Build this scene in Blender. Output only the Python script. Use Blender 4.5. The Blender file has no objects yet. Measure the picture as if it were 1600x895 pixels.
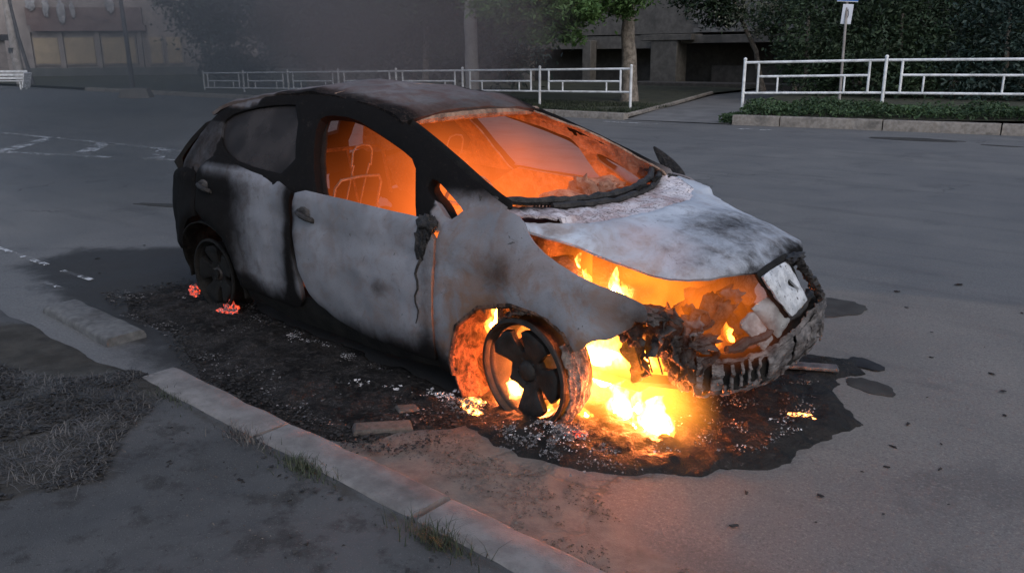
import bpy, bmesh, math, random
import numpy as np
from mathutils import Vector, Matrix, noise as mnoise
from mathutils.geometry import delaunay_2d_cdt

random.seed(7)
RNG = np.random.default_rng(11)
SC = bpy.context.scene
COL = SC.collection
PI = math.pi

# ------------------------------------------------------------------ camera
# world frame: the car points along +X, its front axle stands at x = 0, metres
cam_d = bpy.data.cameras.new('camera')
cam = bpy.data.objects.new('camera', cam_d)
COL.objects.link(cam)
yaw, pitch, roll = 2.2873, 0.2732, -0.0069
fwd = Vector((math.cos(pitch)*math.cos(yaw), math.cos(pitch)*math.sin(yaw), -math.sin(pitch)))
rt0 = Vector((math.sin(yaw), -math.cos(yaw), 0))
up0 = rt0.cross(fwd)
rt = rt0*math.cos(roll) + up0*math.sin(roll)
up = -rt0*math.sin(roll) + up0*math.cos(roll)
M4 = Matrix.Identity(4)
for i in range(3):
    M4[i][0], M4[i][1], M4[i][2] = rt[i], up[i], -fwd[i]
M4[0][3], M4[1][3], M4[2][3] = 2.209, -3.467, 1.601
cam.matrix_world = M4
cam_d.sensor_width = 36.0
cam_d.lens = 36.0*1300.6/1600.0
cam_d.clip_start, cam_d.clip_end = 0.05, 2000.0
SC.camera = cam

# ------------------------------------------------------------------ world, sun, exposure
SUN_EL, SUN_AZ = math.radians(42), math.radians(-25)
wd = bpy.data.worlds.new('World')
SC.world = wd
wd.use_nodes = True
wn = wd.node_tree
wn.nodes.clear()
sky = wn.nodes.new('ShaderNodeTexSky')
sky.sky_type = 'NISHITA'
sky.sun_disc = False
sky.sun_elevation = SUN_EL
sky.sun_rotation = PI/2 - SUN_AZ
sky.air_density, sky.dust_density, sky.ozone_density = 1.0, 2.0, 1.3
bgn = wn.nodes.new('ShaderNodeBackground')
bgn.inputs['Strength'].default_value = 0.12
won = wn.nodes.new('ShaderNodeOutputWorld')
wn.links.new(sky.outputs['Color'], bgn.inputs['Color'])
wn.links.new(bgn.outputs[0], won.inputs['Surface'])
sun_d = bpy.data.lights.new('sun', 'SUN')
sun_d.energy = 0.5
sun_d.angle = math.radians(140)
sun_d.color = (1.0, 0.97, 0.95)
sun = bpy.data.objects.new('sun', sun_d)
COL.objects.link(sun)
sdir = Vector((math.cos(SUN_EL)*math.cos(SUN_AZ), math.cos(SUN_EL)*math.sin(SUN_AZ), math.sin(SUN_EL)))
sun.rotation_euler = sdir.to_track_quat('Z', 'Y').to_euler()
sun.location = (0, 0, 30)

vs = SC.view_settings
vs.view_transform = 'Standard'
vs.look = 'None'
vs.exposure = 0.88
vs.gamma = 1.0
vs.use_curve_mapping = False
SC.render.engine = 'CYCLES'
cy = SC.cycles
cy.use_denoising = True
cy.denoiser = 'OPENIMAGEDENOISE'
cy.max_bounces = 6
cy.diffuse_bounces = 3
cy.glossy_bounces = 3
cy.transmission_bounces = 4
cy.volume_bounces = 1
cy.transparent_max_bounces = 12
cy.sample_clamp_indirect = 6.0
cy.volume_step_rate = 1.0
cy.volume_max_steps = 128

# ------------------------------------------------------------------ object helpers
def link(o, parent=None):
    COL.objects.link(o)
    if parent is not None:
        o.parent = parent
    return o

def tag(o, label=None, cat=None, group=None, kind=None):
    if label: o['label'] = label
    if cat: o['category'] = cat
    if group: o['group'] = group
    if kind: o['kind'] = kind
    return o

def empty(name, loc=(0, 0, 0), **kw):
    o = bpy.data.objects.new(name, None)
    o.empty_display_size = 0.1
    o.location = loc
    link(o)
    return tag(o, **kw)

def mesh_obj(name, v, f, mat, parent=None, smooth=True, attrs=None, loc=None):
    me = bpy.data.meshes.new(name)
    me.from_pydata([tuple(map(float, p)) for p in v], [], [tuple(map(int, q)) for q in f])
    me.update()
    if smooth:
        me.polygons.foreach_set('use_smooth', [True]*len(me.polygons))
    if attrs:
        for k, a in attrs.items():
            at = me.attributes.new(k, 'FLOAT', 'POINT')
            at.data.foreach_set('value', np.asarray(a, dtype=np.float32))
    if mat is not None:
        me.materials.append(mat)
    o = bpy.data.objects.new(name, me)
    if loc is not None:
        o.location = loc
    return link(o, parent)

def shade_angle(o, deg=40):
    # keep hard edges hard: mark sharp edges by face angle
    bm = bmesh.new(); bm.from_mesh(o.data)
    lim = math.radians(deg)
    for e in bm.edges:
        if len(e.link_faces) == 2 and e.calc_face_angle(0) > lim:
            e.smooth = False
    bm.to_mesh(o.data); bm.free()
    return o

class Geo:
    """collects vertices and faces of ONE part"""
    def __init__(self):
        self.v = []; self.f = []
    def add(self, v, f):
        n = len(self.v)
        self.v += [tuple(p) for p in v]
        self.f += [tuple(i+n for i in q) for q in f]
        return self
    def box(self, c, s, rz=0, ry=0, rx=0, taper=1.0):
        R = Matrix.Rotation(rz, 3, 'Z') @ Matrix.Rotation(ry, 3, 'Y') @ Matrix.Rotation(rx, 3, 'X')
        v = []
        for k in (-1, 1):
            t = taper if k > 0 else 1.0
            for i, j in ((-1, -1), (1, -1), (1, 1), (-1, 1)):
                p = R @ Vector((i*s[0]/2*t, j*s[1]/2*t, k*s[2]/2))
                v.append((p.x+c[0], p.y+c[1], p.z+c[2]))
        return self.add(v, [(3, 2, 1, 0), (4, 5, 6, 7), (0, 1, 5, 4), (1, 2, 6, 5), (2, 3, 7, 6), (3, 0, 4, 7)])
    def tube(self, pts, r, n=8, caps=True):
        P = [Vector(p) for p in pts]
        rs = r if isinstance(r, (list, tuple)) else [r]*len(P)
        v = []; f = []
        ref = None
        for i, p in enumerate(P):
            d = (P[min(i+1, len(P)-1)] - P[max(i-1, 0)]).normalized()
            if ref is None:
                ref = Vector((0, 0, 1)) if abs(d.z) < 0.9 else Vector((1, 0, 0))
            a = (ref - d*ref.dot(d)).normalized()
            ref = a
            b = d.cross(a)
            for k in range(n):
                t = 2*PI*k/n
                w = p + a*math.cos(t)*rs[i] + b*math.sin(t)*rs[i]
                v.append(w[:])
        for i in range(len(P)-1):
            for k in range(n):
                f.append((i*n+k, i*n+(k+1) % n, (i+1)*n+(k+1) % n, (i+1)*n+k))
        if caps:
            f.append(tuple(reversed(range(n))))
            f.append(tuple((len(P)-1)*n+k for k in range(n)))
        return self.add(v, f)
    def lathe_y(self, prof, n=40, c=(0, 0, 0)):
        # profile of (radius, y) about the Y axis
        v = []; f = []
        m = len(prof)
        for k in range(n):
            t = 2*PI*k/n
            for r, y in prof:
                v.append((c[0]+r*math.cos(t), c[1]+y, c[2]+r*math.sin(t)))
        for k in range(n):
            for j in range(m-1):
                a, b = k*m+j, ((k+1) % n)*m+j
                f.append((a, a+1, b+1, b))
        return self.add(v, f)
    def lump(self, c, r, amp=.25, fr=2.0, sub=2, seed=0.0, flat=None):
        bm = bmesh.new()
        bmesh.ops.create_icosphere(bm, subdivisions=sub, radius=1.0)
        v = []
        for q in bm.verts:
            d = q.co.normalized()
            k = 1+amp*mnoise.fractal(d*fr+Vector((seed, seed*1.7, -seed)), 1.0, 2.0, 3)
            p = Vector((d.x*r[0]*k, d.y*r[1]*k, d.z*r[2]*k))
            if flat is not None and p.z < flat:
                p.z = flat
            v.append((p.x+c[0], p.y+c[1], p.z+c[2]))
        f = [tuple(x.index for x in q.verts) for q in bm.faces]
        bm.free()
        return self.add(v, f)
    def obj(self, name, mat, parent=None, smooth=True, sharp=40, **kw):
        o = mesh_obj(name, self.v, self.f, mat, parent, smooth, **kw)
        if smooth and sharp:
            shade_angle(o, sharp)
        return o

def bevel(o, w=.01, seg=2):
    m = o.modifiers.new('bevel', 'BEVEL')
    m.width, m.segments, m.limit_method, m.angle_limit = w, seg, 'ANGLE', math.radians(35)
    return o

def copy_tree(o, parent=None):
    c = o.copy(); COL.objects.link(c); c.parent = parent
    for ch in list(o.children):
        copy_tree(ch, c)
    return c

def nz(x, y, z=0.0, o=3):
    return mnoise.fractal(Vector((x, y, z)), 1.0, 2.0, o)

def shards(P, size, flat=.35, spread=.4):
    """little irregular tetrahedra lying at the points P (n,3)"""
    n = len(P)
    s = np.asarray(size)*np.ones(n)
    s = s*(1+spread*RNG.normal(size=n)).clip(.3, 2.2)
    T = RNG.normal(size=(n, 4, 3))
    T -= T.mean(axis=1, keepdims=True)
    T /= np.linalg.norm(T, axis=2, keepdims=True)+1e-6
    T *= s[:, None, None]
    T[:, :, 2] *= flat
    T[:, :, 2] -= T[:, :, 2].min(axis=1, keepdims=True)
    v = (P[:, None, :]+T).reshape(-1, 3)
    b = (np.arange(n)*4)[:, None]
    f = np.concatenate([b+np.array([[0, 1, 2]]), b+np.array([[0, 3, 1]]), b+np.array([[1, 3, 2]]), b+np.array([[0, 2, 3]])])
    return v, f

def inside(P, poly):
    poly = np.asarray(poly); x, y = P[:, 0], P[:, 1]
    r = np.zeros(len(P), bool)
    j = len(poly)-1
    for i in range(len(poly)):
        xi, yi = poly[i]; xj, yj = poly[j]
        c = ((yi > y) != (yj > y)) & (x < (xj-xi)*(y-yi)/((yj-yi) or 1e-12)+xi)
        r ^= c
        j = i
    return r

def edge_dist(P, loops):
    d = np.full(len(P), 1e9)
    for L in loops:
        L = np.asarray(L)
        A, B = L, np.roll(L, -1, axis=0)
        for a, b in zip(A, B):
            ab = b-a; l2 = (ab**2).sum()+1e-12
            t = ((P-a)@ab/l2).clip(0, 1)
            d = np.minimum(d, np.linalg.norm(P-a-t[:, None]*ab, axis=1))
    return d

def resample(L, g):
    out = []
    for i in range(len(L)):
        a, b = np.asarray(L[i], float), np.asarray(L[(i+1) % len(L)], float)
        n = max(1, int(np.ceil(np.linalg.norm(b-a)/g)))
        for k in range(n):
            out.append(a+(b-a)*k/n)
    return np.array(out)

def chaikin(L, n=1, k=.25):
    L = [np.asarray(p, float) for p in L]
    for _ in range(n):
        o = []
        for i in range(len(L)):
            a, b = L[i], L[(i+1) % len(L)]
            o += [a+(b-a)*k, a+(b-a)*(1-k)]
        L = o
    return L

def cdt(outline, holes, g):
    loops = [resample(outline, g)]+[resample(h, g) for h in holes]
    pts = []; edges = []
    for L in loops:
        n0 = len(pts)
        pts += list(L)
        edges += [(n0+i, n0+(i+1) % len(L)) for i in range(len(L))]
    O = np.asarray(outline)
    lo, hi = O.min(0), O.max(0)
    gx = np.arange(lo[0], hi[0]+g, g); gy = np.arange(lo[1], hi[1]+g, g*.866)
    X, Y = np.meshgrid(gx, gy)
    X = X+(np.arange(len(gy)) % 2)[:, None]*g*.5
    G = np.stack([X.ravel(), Y.ravel()], 1)
    ok = inside(G, loops[0])
    for h in loops[1:]:
        ok &= ~inside(G, h)
    G = G[ok]
    if len(G):
        G = G[edge_dist(G, loops) > .45*g]
    pts += list(G)
    r = delaunay_2d_cdt([Vector((float(p[0]), float(p[1]))) for p in pts], edges, [], 0, 1e-6)
    V = np.array([[p.x, p.y] for p in r[0]])
    F = np.array([tuple(t)[:3] for t in r[2]])
    C = V[F].mean(axis=1)
    ok = inside(C, loops[0])
    for h in loops[1:]:
        ok &= ~inside(C, h)
    return V, [tuple(t) for t in F[ok].tolist()], edge_dist(V, loops)

def panel(name, outline, fmap, mat, parent=None, holes=(), g=.03, t=.015, r=.008, flip=False,
          warp=.003, attr=None, smooth_n=1, seed=0.0, loc=None, sharp=40):
    """sheet-metal panel: 2-D outline with holes laid on the surface fmap, with thickness and rolled edges"""
    ol = chaikin(outline, smooth_n) if smooth_n else outline
    hs = [chaikin(h, smooth_n) if smooth_n else h for h in holes]
    V, F, D = cdt(ol, hs, g)
    P = np.array([fmap(a, b) for a, b in V])
    e = 1e-3
    Pa = np.array([fmap(a+e, b) for a, b in V]); Pb = np.array([fmap(a, b+e) for a, b in V])
    N = np.cross(Pa-P, Pb-P); N /= np.linalg.norm(N, axis=1, keepdims=True)+1e-12
    if flip: N = -N
    w = np.array([nz(p[0]*3+seed, p[1]*3, p[2]*3)*warp*2+nz(p[0]*11, p[1]*11+seed, p[2]*11)*warp*.6 for p in P])
    roll_in = np.where(D < 1e-5, r, 0.0)
    P1 = P+N*(w-roll_in)[:, None]
    P2 = P+N*(w-roll_in-t)[:, None]
    n = len(P)
    fs = [(f[::-1] if flip else f) for f in F]
    cnt = {}
    for q in fs:
        for i in range(len(q)):
            cnt[(q[i], q[(i+1) % len(q)])] = 1
    faces = list(fs)+[tuple(i+n for i in q[::-1]) for q in fs]
    for (a, b) in cnt:
        if (b, a) not in cnt:
            faces.append((b, a, a+n, b+n))
    AV = np.concatenate([P1, P2])
    at = None
    if attr is not None:
        s = np.array([attr(*p) for p in P])
        s = np.concatenate([s, s])
        at = {'soot': s[:, 0], 'rust': s[:, 1]}
    o = mesh_obj(name, AV, faces, mat, parent, True, at, loc)
    if sharp: shade_angle(o, sharp)
    return o

def curve1(pts, sm=0.0):
    xs = np.array([p[0] for p in pts], float); ys = np.array([p[1] for p in pts], float)
    X = np.linspace(xs[0], xs[-1], 600); Y = np.interp(X, xs, ys)
    if sm > 0:
        k = max(1, int(sm/(X[1]-X[0])))
        ker = np.hanning(2*k+3)[1:-1]; ker /= ker.sum()
        Yp = np.concatenate([2*Y[0]-Y[k:0:-1], Y, 2*Y[-1]-Y[-2:-k-2:-1]])
        Y = np.convolve(Yp, ker, 'valid')
    return lambda x: float(np.interp(x, X, Y))

# ------------------------------------------------------------------ materials
class Mat:
    def __init__(self, name):
        self.m = bpy.data.materials.new(name)
        self.m.use_nodes = True
        self.t = self.m.node_tree
        self.t.nodes.clear()
        self.out = self.n('ShaderNodeOutputMaterial')
    def n(self, typ, **kw):
        nd = self.t.nodes.new(typ)
        for k, v in kw.items():
            setattr(nd, k, v)
        return nd
    def l(self, a, b):
        self.t.links.new(a, b)
    def setin(self, nd, k, v):
        if hasattr(v, 'is_linked') or hasattr(v, 'links'):
            self.l(v, nd.inputs[k])
        else:
            nd.inputs[k].default_value = v
    def coord(self, kind='Object'):
        if not hasattr(self, '_tc'): self._tc = self.n('ShaderNodeTexCoord')
        return self._tc.outputs[kind]
    def pos(self):
        if not hasattr(self, '_g'): self._g = self.n('ShaderNodeNewGeometry')
        return self._g.outputs['Position']
    def noise(self, scale, detail=4, rough=.55, vec=None, dist=0.0, out='Fac'):
        nd = self.n('ShaderNodeTexNoise')
        self.l(vec if vec is not None else self.pos(), nd.inputs['Vector'])
        nd.inputs['Scale'].default_value = scale
        nd.inputs['Detail'].default_value = detail
        nd.inputs['Roughness'].default_value = rough
        nd.inputs['Distortion'].default_value = dist
        return nd.outputs[out]
    def vor(self, scale, feature='F1', vec=None, out='Distance'):
        nd = self.n('ShaderNodeTexVoronoi', feature=feature)
        self.l(vec if vec is not None else self.pos(), nd.inputs['Vector'])
        nd.inputs['Scale'].default_value = scale
        return nd.outputs[out]
    def math(self, op, a, b=0.0, c=0.0, clamp=False):
        nd = self.n('ShaderNodeMath', operation=op, use_clamp=clamp)
        for i, x in enumerate((a, b, c)):
            self.setin(nd, i, x)
        return nd.outputs[0]
    def ramp(self, x, lo, hi, a=0.0, b=1.0, smooth=True):
        nd = self.n('ShaderNodeMapRange', clamp=True, interpolation_type='SMOOTHSTEP' if smooth else 'LINEAR')
        self.setin(nd, 0, x)
        for k, v in zip((1, 2, 3, 4), (lo, hi, a, b)):
            self.setin(nd, k, v)
        return nd.outputs[0]
    def mix(self, f, a, b):
        nd = self.n('ShaderNodeMix', data_type='RGBA')
        self.setin(nd, 0, f)
        for k, v in ((6, a), (7, b)):
            if isinstance(v, tuple): v = (*v[:3], 1.0)
            self.setin(nd, k, v)
        return nd.outputs[2]
    def attr(self, name):
        nd = self.n('ShaderNodeAttribute', attribute_name=name)
        return nd.outputs['Fac']
    def bump(self, h, strength=.4, dist=.01, nrm=None):
        nd = self.n('ShaderNodeBump')
        nd.inputs['Strength'].default_value = strength
        nd.inputs['Distance'].default_value = dist
        self.l(h, nd.inputs['Height'])
        if nrm is not None: self.l(nrm, nd.inputs['Normal'])
        return nd.outputs[0]
    def bsdf(self, col, rough=.8, metal=0.0, nrm=None, spec=.3, emit=None, estr=0.0):
        p = self.n('ShaderNodeBsdfPrincipled')
        self.setin(p, 'Base Color', (*col, 1.0) if isinstance(col, tuple) else col)
        self.setin(p, 'Roughness', rough)
        self.setin(p, 'Metallic', metal)
        p.inputs['Specular IOR Level'].default_value = spec
        if nrm is not None: self.l(nrm, p.inputs['Normal'])
        if emit is not None:
            self.setin(p, 'Emission Color', (*emit, 1.0) if isinstance(emit, tuple) else emit)
            self.setin(p, 'Emission Strength', estr)
        self.p = p
        self.l(p.outputs[0], self.out.inputs['Surface'])
        return self.m

def simple(name, a, b, scale=8, rough=.85, bump=.3, bscale=60, bdist=.004, metal=0.0, spec=.3):
    M = Mat(name)
    n1 = M.noise(scale, 5)
    c = M.mix(M.ramp(n1, .3, .7), a, b)
    h = M.noise(bscale, 4)
    return M.bsdf(c, rough, metal, M.bump(h, bump, bdist), spec)

MT = {}

def make_burnt(name, ash_a, ash_b, brown=(.13, .075, .05), rough=.7, flake=0.0, mott=.24):
    """burnt sheet metal: pale oxide, black soot where the attribute says, rust-brown blooms, flaked spots"""
    M = Mat(name)
    at, ru = M.attr('soot'), M.attr('rust')
    n1, n2, n3 = M.noise(2.2, 4, .5), M.noise(13, 5, .6, dist=.6), M.noise(110, 4, .65)
    ash = M.mix(M.ramp(n1, .32, .68), ash_a, ash_b)
    ash = M.mix(M.math('MULTIPLY', M.ramp(n2, .48, .72), .22), ash, tuple(c*.55 for c in ash_a))
    ash = M.mix(M.math('MULTIPLY', M.ramp(n3, .58, .74), .25), ash, tuple(min(1, c*1.3) for c in ash_b))
    ash = M.mix(M.math('MULTIPLY', M.math('ADD', ru, M.math('MULTIPLY', M.ramp(n2, .45, .6), .22)), M.ramp(M.noise(5, 5, .65, dist=.7), .38, .62), clamp=True), ash, brown)
    s = M.math('ADD', at, M.math('MULTIPLY', M.math('SUBTRACT', n1, .5), .55))
    s = M.math('ADD', s, M.math('MULTIPLY', M.math('SUBTRACT', n2, .5), mott))
    sv = M.n('ShaderNodeMapping'); M.l(M.pos(), sv.inputs['Vector']); sv.inputs['Scale'].default_value = (6, 6, 1.1)
    s = M.math('ADD', s, M.math('MULTIPLY', M.math('SUBTRACT', M.noise(1.6, 5, .65, vec=sv.outputs[0], dist=.5), .5), mott*1.1))
    s = M.math('ADD', s, M.math('MULTIPLY', M.math('SUBTRACT', n3, .5), mott*.5))
    sf = M.ramp(s, .08, .92)
    col = M.mix(sf, ash, (.0065, .006, .006))
    speck = M.ramp(M.noise(60, 5, .8, dist=.4), .58, .68)
    col = M.mix(M.math('MULTIPLY', speck, .32), col, (.05, .038, .032))
    scr = M.ramp(M.noise(20, 6, .8, dist=2.0), .60, .64)
    col = M.mix(M.math('MULTIPLY', scr, M.ramp(n1, .45, .6, 0, .5)), col, (.03, .024, .02))
    # flaked spots of bare dark metal
    spot = M.ramp(M.noise(8.5, 4, .7, dist=1.2), .675, .70)
    col = M.mix(M.math('MULTIPLY', spot, .75), col, (.022, .018, .016))
    if flake > 0:
        fl = M.ramp(M.noise(38, 6, .75, dist=1.5), .52, .58)
        col = M.mix(M.math('MULTIPLY', fl, flake), col, (.05, .035, .03))
    h = M.math('ADD', n3, M.math('MULTIPLY', n2, .8))
    nr = M.bump(h, .35, .004)
    rg = M.math('ADD', rough, M.math('MULTIPLY', M.math('SUBTRACT', n2, .5), .25))
    m_ = M.bsdf(col, M.math('ADD', rg, M.math('MULTIPLY', sf, .25), clamp=True), .0, nr, .35)
    M.l(M.ramp(sf, 0, .8, .35, .04), M.p.inputs['Specular IOR Level'])
    return m_

MT['panel'] = make_burnt('burnt_body_panel', (.105, .105, .115), (.165, .165, .18), rough=.6)
MT['hood'] = make_burnt('burnt_bonnet', (.24, .26, .295), (.37, .40, .445), brown=(.20, .15, .125), rough=.6, mott=.55)
MT['roof'] = make_burnt('burnt_roof', (.06, .052, .05), (.125, .107, .103), brown=(.07, .038, .03), rough=.75, flake=.5)
MT['cowl'] = make_burnt('flaking_cowl', (.38, .36, .38), (.55, .52, .54), brown=(.2, .12, .11), rough=.8, flake=.85)
MT['black'] = simple('soot_black_metal', (.005, .005, .005), (.012, .011, .010), 12, .85, .6, 70, .006, spec=.12)
MT['char'] = simple('charred_plastic', (.007, .006, .006), (.026, .022, .02), 25, .65, .9, 60, .012, spec=.3)
MT['inner'] = simple('scorched_inner_metal', (.09, .055, .04), (.26, .17, .12), 16, .75, 1.0, 45, .018)
M = Mat('scorched_liner')
n1, n2 = M.noise(11, 5, .7, dist=.8), M.noise(34, 5, .7)
c = M.mix(M.ramp(n1, .38, .60), (.012, .008, .006), (.11, .06, .04))
c = M.mix(M.math('MULTIPLY', M.ramp(n2, .52, .62), .7), c, (.01, .007, .006))
MT['liner'] = M.bsdf(c, .8, 0, M.bump(M.math('ADD', n1, n2), 1.0, .02), .2)
MT['wire'] = simple('seat_wire_steel', (.09, .07, .06), (.16, .13, .11), 20, .5, .3, 80, .002)
MT['rim'] = simple('sooty_rim_alloy', (.008, .007, .006), (.022, .018, .016), 18, .6, .5, 80, .004, metal=.0, spec=.25)
MT['rust'] = simple('rusty_brake_steel', (.10, .05, .03), (.2, .13, .1), 30, .75, .6, 90, .004)
MT['tyre'] = simple('tyre_wire_remnant', (.06, .045, .038), (.19, .155, .13), 40, .8, .9, 90, .012)
MT['alu'] = simple('melted_aluminium', (.025, .022, .022), (.12, .108, .105), 16, .55, .8, 45, .012, metal=.2)
MT['slag'] = simple('slag_crust', (.008, .007, .007), (.06, .053, .05), 13, .75, 1.0, 45, .015, spec=.2)
M = Mat('blistered_white_lid')
c = M.mix(M.ramp(M.noise(16, 5, .7), .4, .62), (.40, .41, .43), (.25, .26, .275))
c = M.mix(M.ramp(M.noise(60, 3), .62, .68), c, (.05, .045, .045))
MT['white'] = M.bsdf(c, .6, 0, M.bump(M.noise(50, 5), .5, .006), .4)

MT['lid_grey'] = simple('blistered_grey_panel', (.10, .10, .10), (.22, .225, .225), 14, .65, .6, 40, .006)

M = Mat('sooty_glass')
c = M.mix(M.ramp(M.noise(4, 5), .35, .65), (.014, .012, .012), (.034, .029, .028))
p = M.bsdf(c, .7, 0, M.bump(M.noise(30, 4), .3, .003), .12)
tr = M.n('ShaderNodeBsdfTransparent'); mx = M.n('ShaderNodeMixShader')
M.l(M.ramp(M.noise(3, 4), .3, .7, .08, .2), mx.inputs[0])
M.l(M.p.outputs[0], mx.inputs[1]); M.l(tr.outputs[0], mx.inputs[2]); M.l(mx.outputs[0], M.out.inputs['Surface'])
MT['glass'] = M.m

def concrete(name, a, b, stain=(.05, .048, .045), sc=1.0):
    M = Mat(name)
    n1, n2, n3 = M.noise(2.2*sc, 6, .65), M.noise(14*sc, 5, .6), M.noise(160*sc, 3, .6)
    c = M.mix(M.ramp(n2, .3, .7), a, b)
    c = M.mix(M.math('MULTIPLY', M.ramp(n1, .48, .72), .7), c, stain)
    c = M.mix(M.math('MULTIPLY', M.ramp(n3, .6, .7), .5), c, tuple(x*.5 for x in a))
    return M.bsdf(c, .92, 0, M.bump(M.math('ADD', n3, M.math('MULTIPLY', n2, 1.5)), .5, .006), .2)
MT['kerb'] = concrete('kerb_concrete', (.11, .104, .10), (.16, .152, .147), (.055, .051, .048))
MT['farkerb'] = concrete('far_kerb_concrete', (.14, .125, .11), (.22, .2, .18))
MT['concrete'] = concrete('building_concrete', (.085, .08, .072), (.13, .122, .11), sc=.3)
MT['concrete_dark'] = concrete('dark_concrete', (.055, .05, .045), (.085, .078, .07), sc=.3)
MT['fence'] = simple('white_fence_paint', (.42, .43, .43), (.66, .67, .68), 6, .55, .3, 60, .002)
MT['fence_dirty'] = simple('dirty_fence_paint', (.40, .40, .40), (.62, .63, .64), 4, .6, .3, 60, .002)
MT['bark'] = simple('bark', (.10, .085, .07), (.22, .19, .16), 9, .95, 1.0, 22, .03)
MT['pole'] = simple('pole_concrete', (.17, .155, .145), (.25, .235, .225), 4, .9, .5, 40, .01)
MT['darksteel'] = simple('dark_steel', (.03, .03, .035), (.055, .055, .06), 5, .6, .2, 60, .002)

def leaf_mat(name, a, b):
    M = Mat(name)
    gi = M.n('ShaderNodeNewGeometry').outputs['Random Per Island']
    c = M.mix(gi, a, b)
    c = M.mix(M.math('MULTIPLY', M.ramp(M.noise(.8, 3), .35, .65), .6), c, tuple(x*.55 for x in a))
    return M.bsdf(c, .6, 0, None, .25)
MT['leaf_green'] = leaf_mat('leaves_green', (.035, .075, .02), (.07, .125, .035))
MT['leaf_dark'] = leaf_mat('leaves_dark', (.018, .032, .016), (.035, .06, .028))
MT['leaf_bluish'] = leaf_mat('leaves_bluish', (.016, .03, .024), (.03, .052, .042))
MT['leaf_pale'] = leaf_mat('leaves_pale', (.12, .13, .09), (.25, .26, .2))
MT['leaf_weed'] = leaf_mat('leaves_weed', (.025, .05, .02), (.055, .095, .04))
MT['grass'] = leaf_mat('grass_blades', (.016, .022, .012), (.042, .052, .026))
MT['dry'] = leaf_mat('dry_grass', (.014, .013, .013), (.13, .12, .11))

# ------------------------------------------------------------------ ground
def smoothstep(a, b, x):
    t = np.clip((x-a)/(b-a), 0, 1)
    return t*t*(3-2*t)

def poly_mask(X, Y, poly, soft):
    P = np.stack([X, Y], 1)
    d = edge_dist(P, [np.asarray(poly, float)])
    s = np.where(inside(P, poly), d, -d)
    return smoothstep(-soft, soft, s)

def spaced(lo, f0, f1, hi, fine, n):
    a = f0-np.geomspace(fine, f0-lo, n)
    b = f1+np.geomspace(fine, hi-f1, n)
    return np.unique(np.concatenate([a, np.arange(f0, f1+fine/2, fine), b]).round(4))

def grid_sheet(name, xs, ys, zf, mat, attrs_f=None, **kw):
    X, Y = np.meshgrid(xs, ys)
    x, y = X.ravel(), Y.ravel()
    z = zf(x, y)
    nx, ny = len(xs), len(ys)
    i = np.arange(nx*ny).reshape(ny, nx)
    f = np.stack([i[:-1, :-1].ravel(), i[:-1, 1:].ravel(), i[1:, 1:].ravel(), i[1:, :-1].ravel()], 1)
    at = attrs_f(x, y) if attrs_f else None
    return mesh_obj(name, np.stack([x, y, z], 1), f.tolist(), mat, attrs=at)

SOOT_POLY = [(-5.0, -1.25), (-3.2, -1.45), (-1.7, -1.62), (-.7, -1.64), (-.45, -1.35), (-.1, -1.1), (.5, -.9), (.9, -.4), (.95, .1),
             (.7, .6), (.2, 1.1), (-3.3, 1.3), (-4.2, .4), (-5.2, -.6)]
DUST_POLY = [(-.6, -1.66), (1.6, -1.66), (1.5, -1.45), (.9, -1.3), (.4, -1.05), (-.2, -1.1)]
def road_attrs(x, y):
    s = poly_mask(x, y, SOOT_POLY, .30)*1.0
    d = poly_mask(x, y, DUST_POLY, .12)
    e = y-(2.08+.42*x)-np.array([.10*nz(p*1.1, 3)+.03*nz(p*5, 7) for p in x])
    return {'soot': s, 'dust': d, 'patch': np.where((x > -1) & (y > -1.64), smoothstep(.06, -.06, e)*1.0, 0)}

M = Mat('asphalt')
so, du = M.attr('soot'), M.attr('dust')
n0, n1, n2, n3 = M.noise(.22, 4, .6), M.noise(1.3, 6, .6), M.noise(9, 5, .65), M.noise(190, 3, .7)
c = M.mix(M.ramp(n1, .3, .7), (.086, .086, .085), (.112, .111, .109))
c = M.mix(M.math('MULTIPLY', M.ramp(n0, .35, .65), .55), c, (.062, .064, .069))
c = M.mix(M.math('MULTIPLY', M.ramp(n3, .56, .66), .5), c, (.15, .148, .145))
c = M.mix(M.math('MULTIPLY', M.ramp(n3, .44, .34), .55), c, (.032, .032, .033))
n4 = M.noise(30, 5, .7)
c = M.mix(M.math('MULTIPLY', M.ramp(n4, .52, .68), .35), c, (.045, .045, .046))
c = M.mix(M.math('MULTIPLY', M.ramp(n4, .46, .32), .30), c, (.115, .114, .112))
c = M.mix(M.math('MULTIPLY', M.ramp(M.noise(.9, 5, .7, dist=.5), .56, .66), .45), c, (.05, .05, .052))
n5 = M.noise(75, 3, .7)
c = M.mix(M.math('MULTIPLY', M.ramp(n5, .54, .66), .5), c, (.045, .045, .045))
c = M.mix(M.math('MULTIPLY', M.ramp(n5, .45, .34), .45), c, (.16, .157, .152))
# streaks and old patches
stv = M.n('ShaderNodeMapping'); M.l(M.pos(), stv.inputs['Vector']); stv.inputs['Scale'].default_value = (.35, 3.0, 1)
c = M.mix(M.math('MULTIPLY', M.ramp(M.noise(1.0, 5, .6, vec=stv.outputs[0]), .5, .72), .4), c, (.045, .046, .048))
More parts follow.
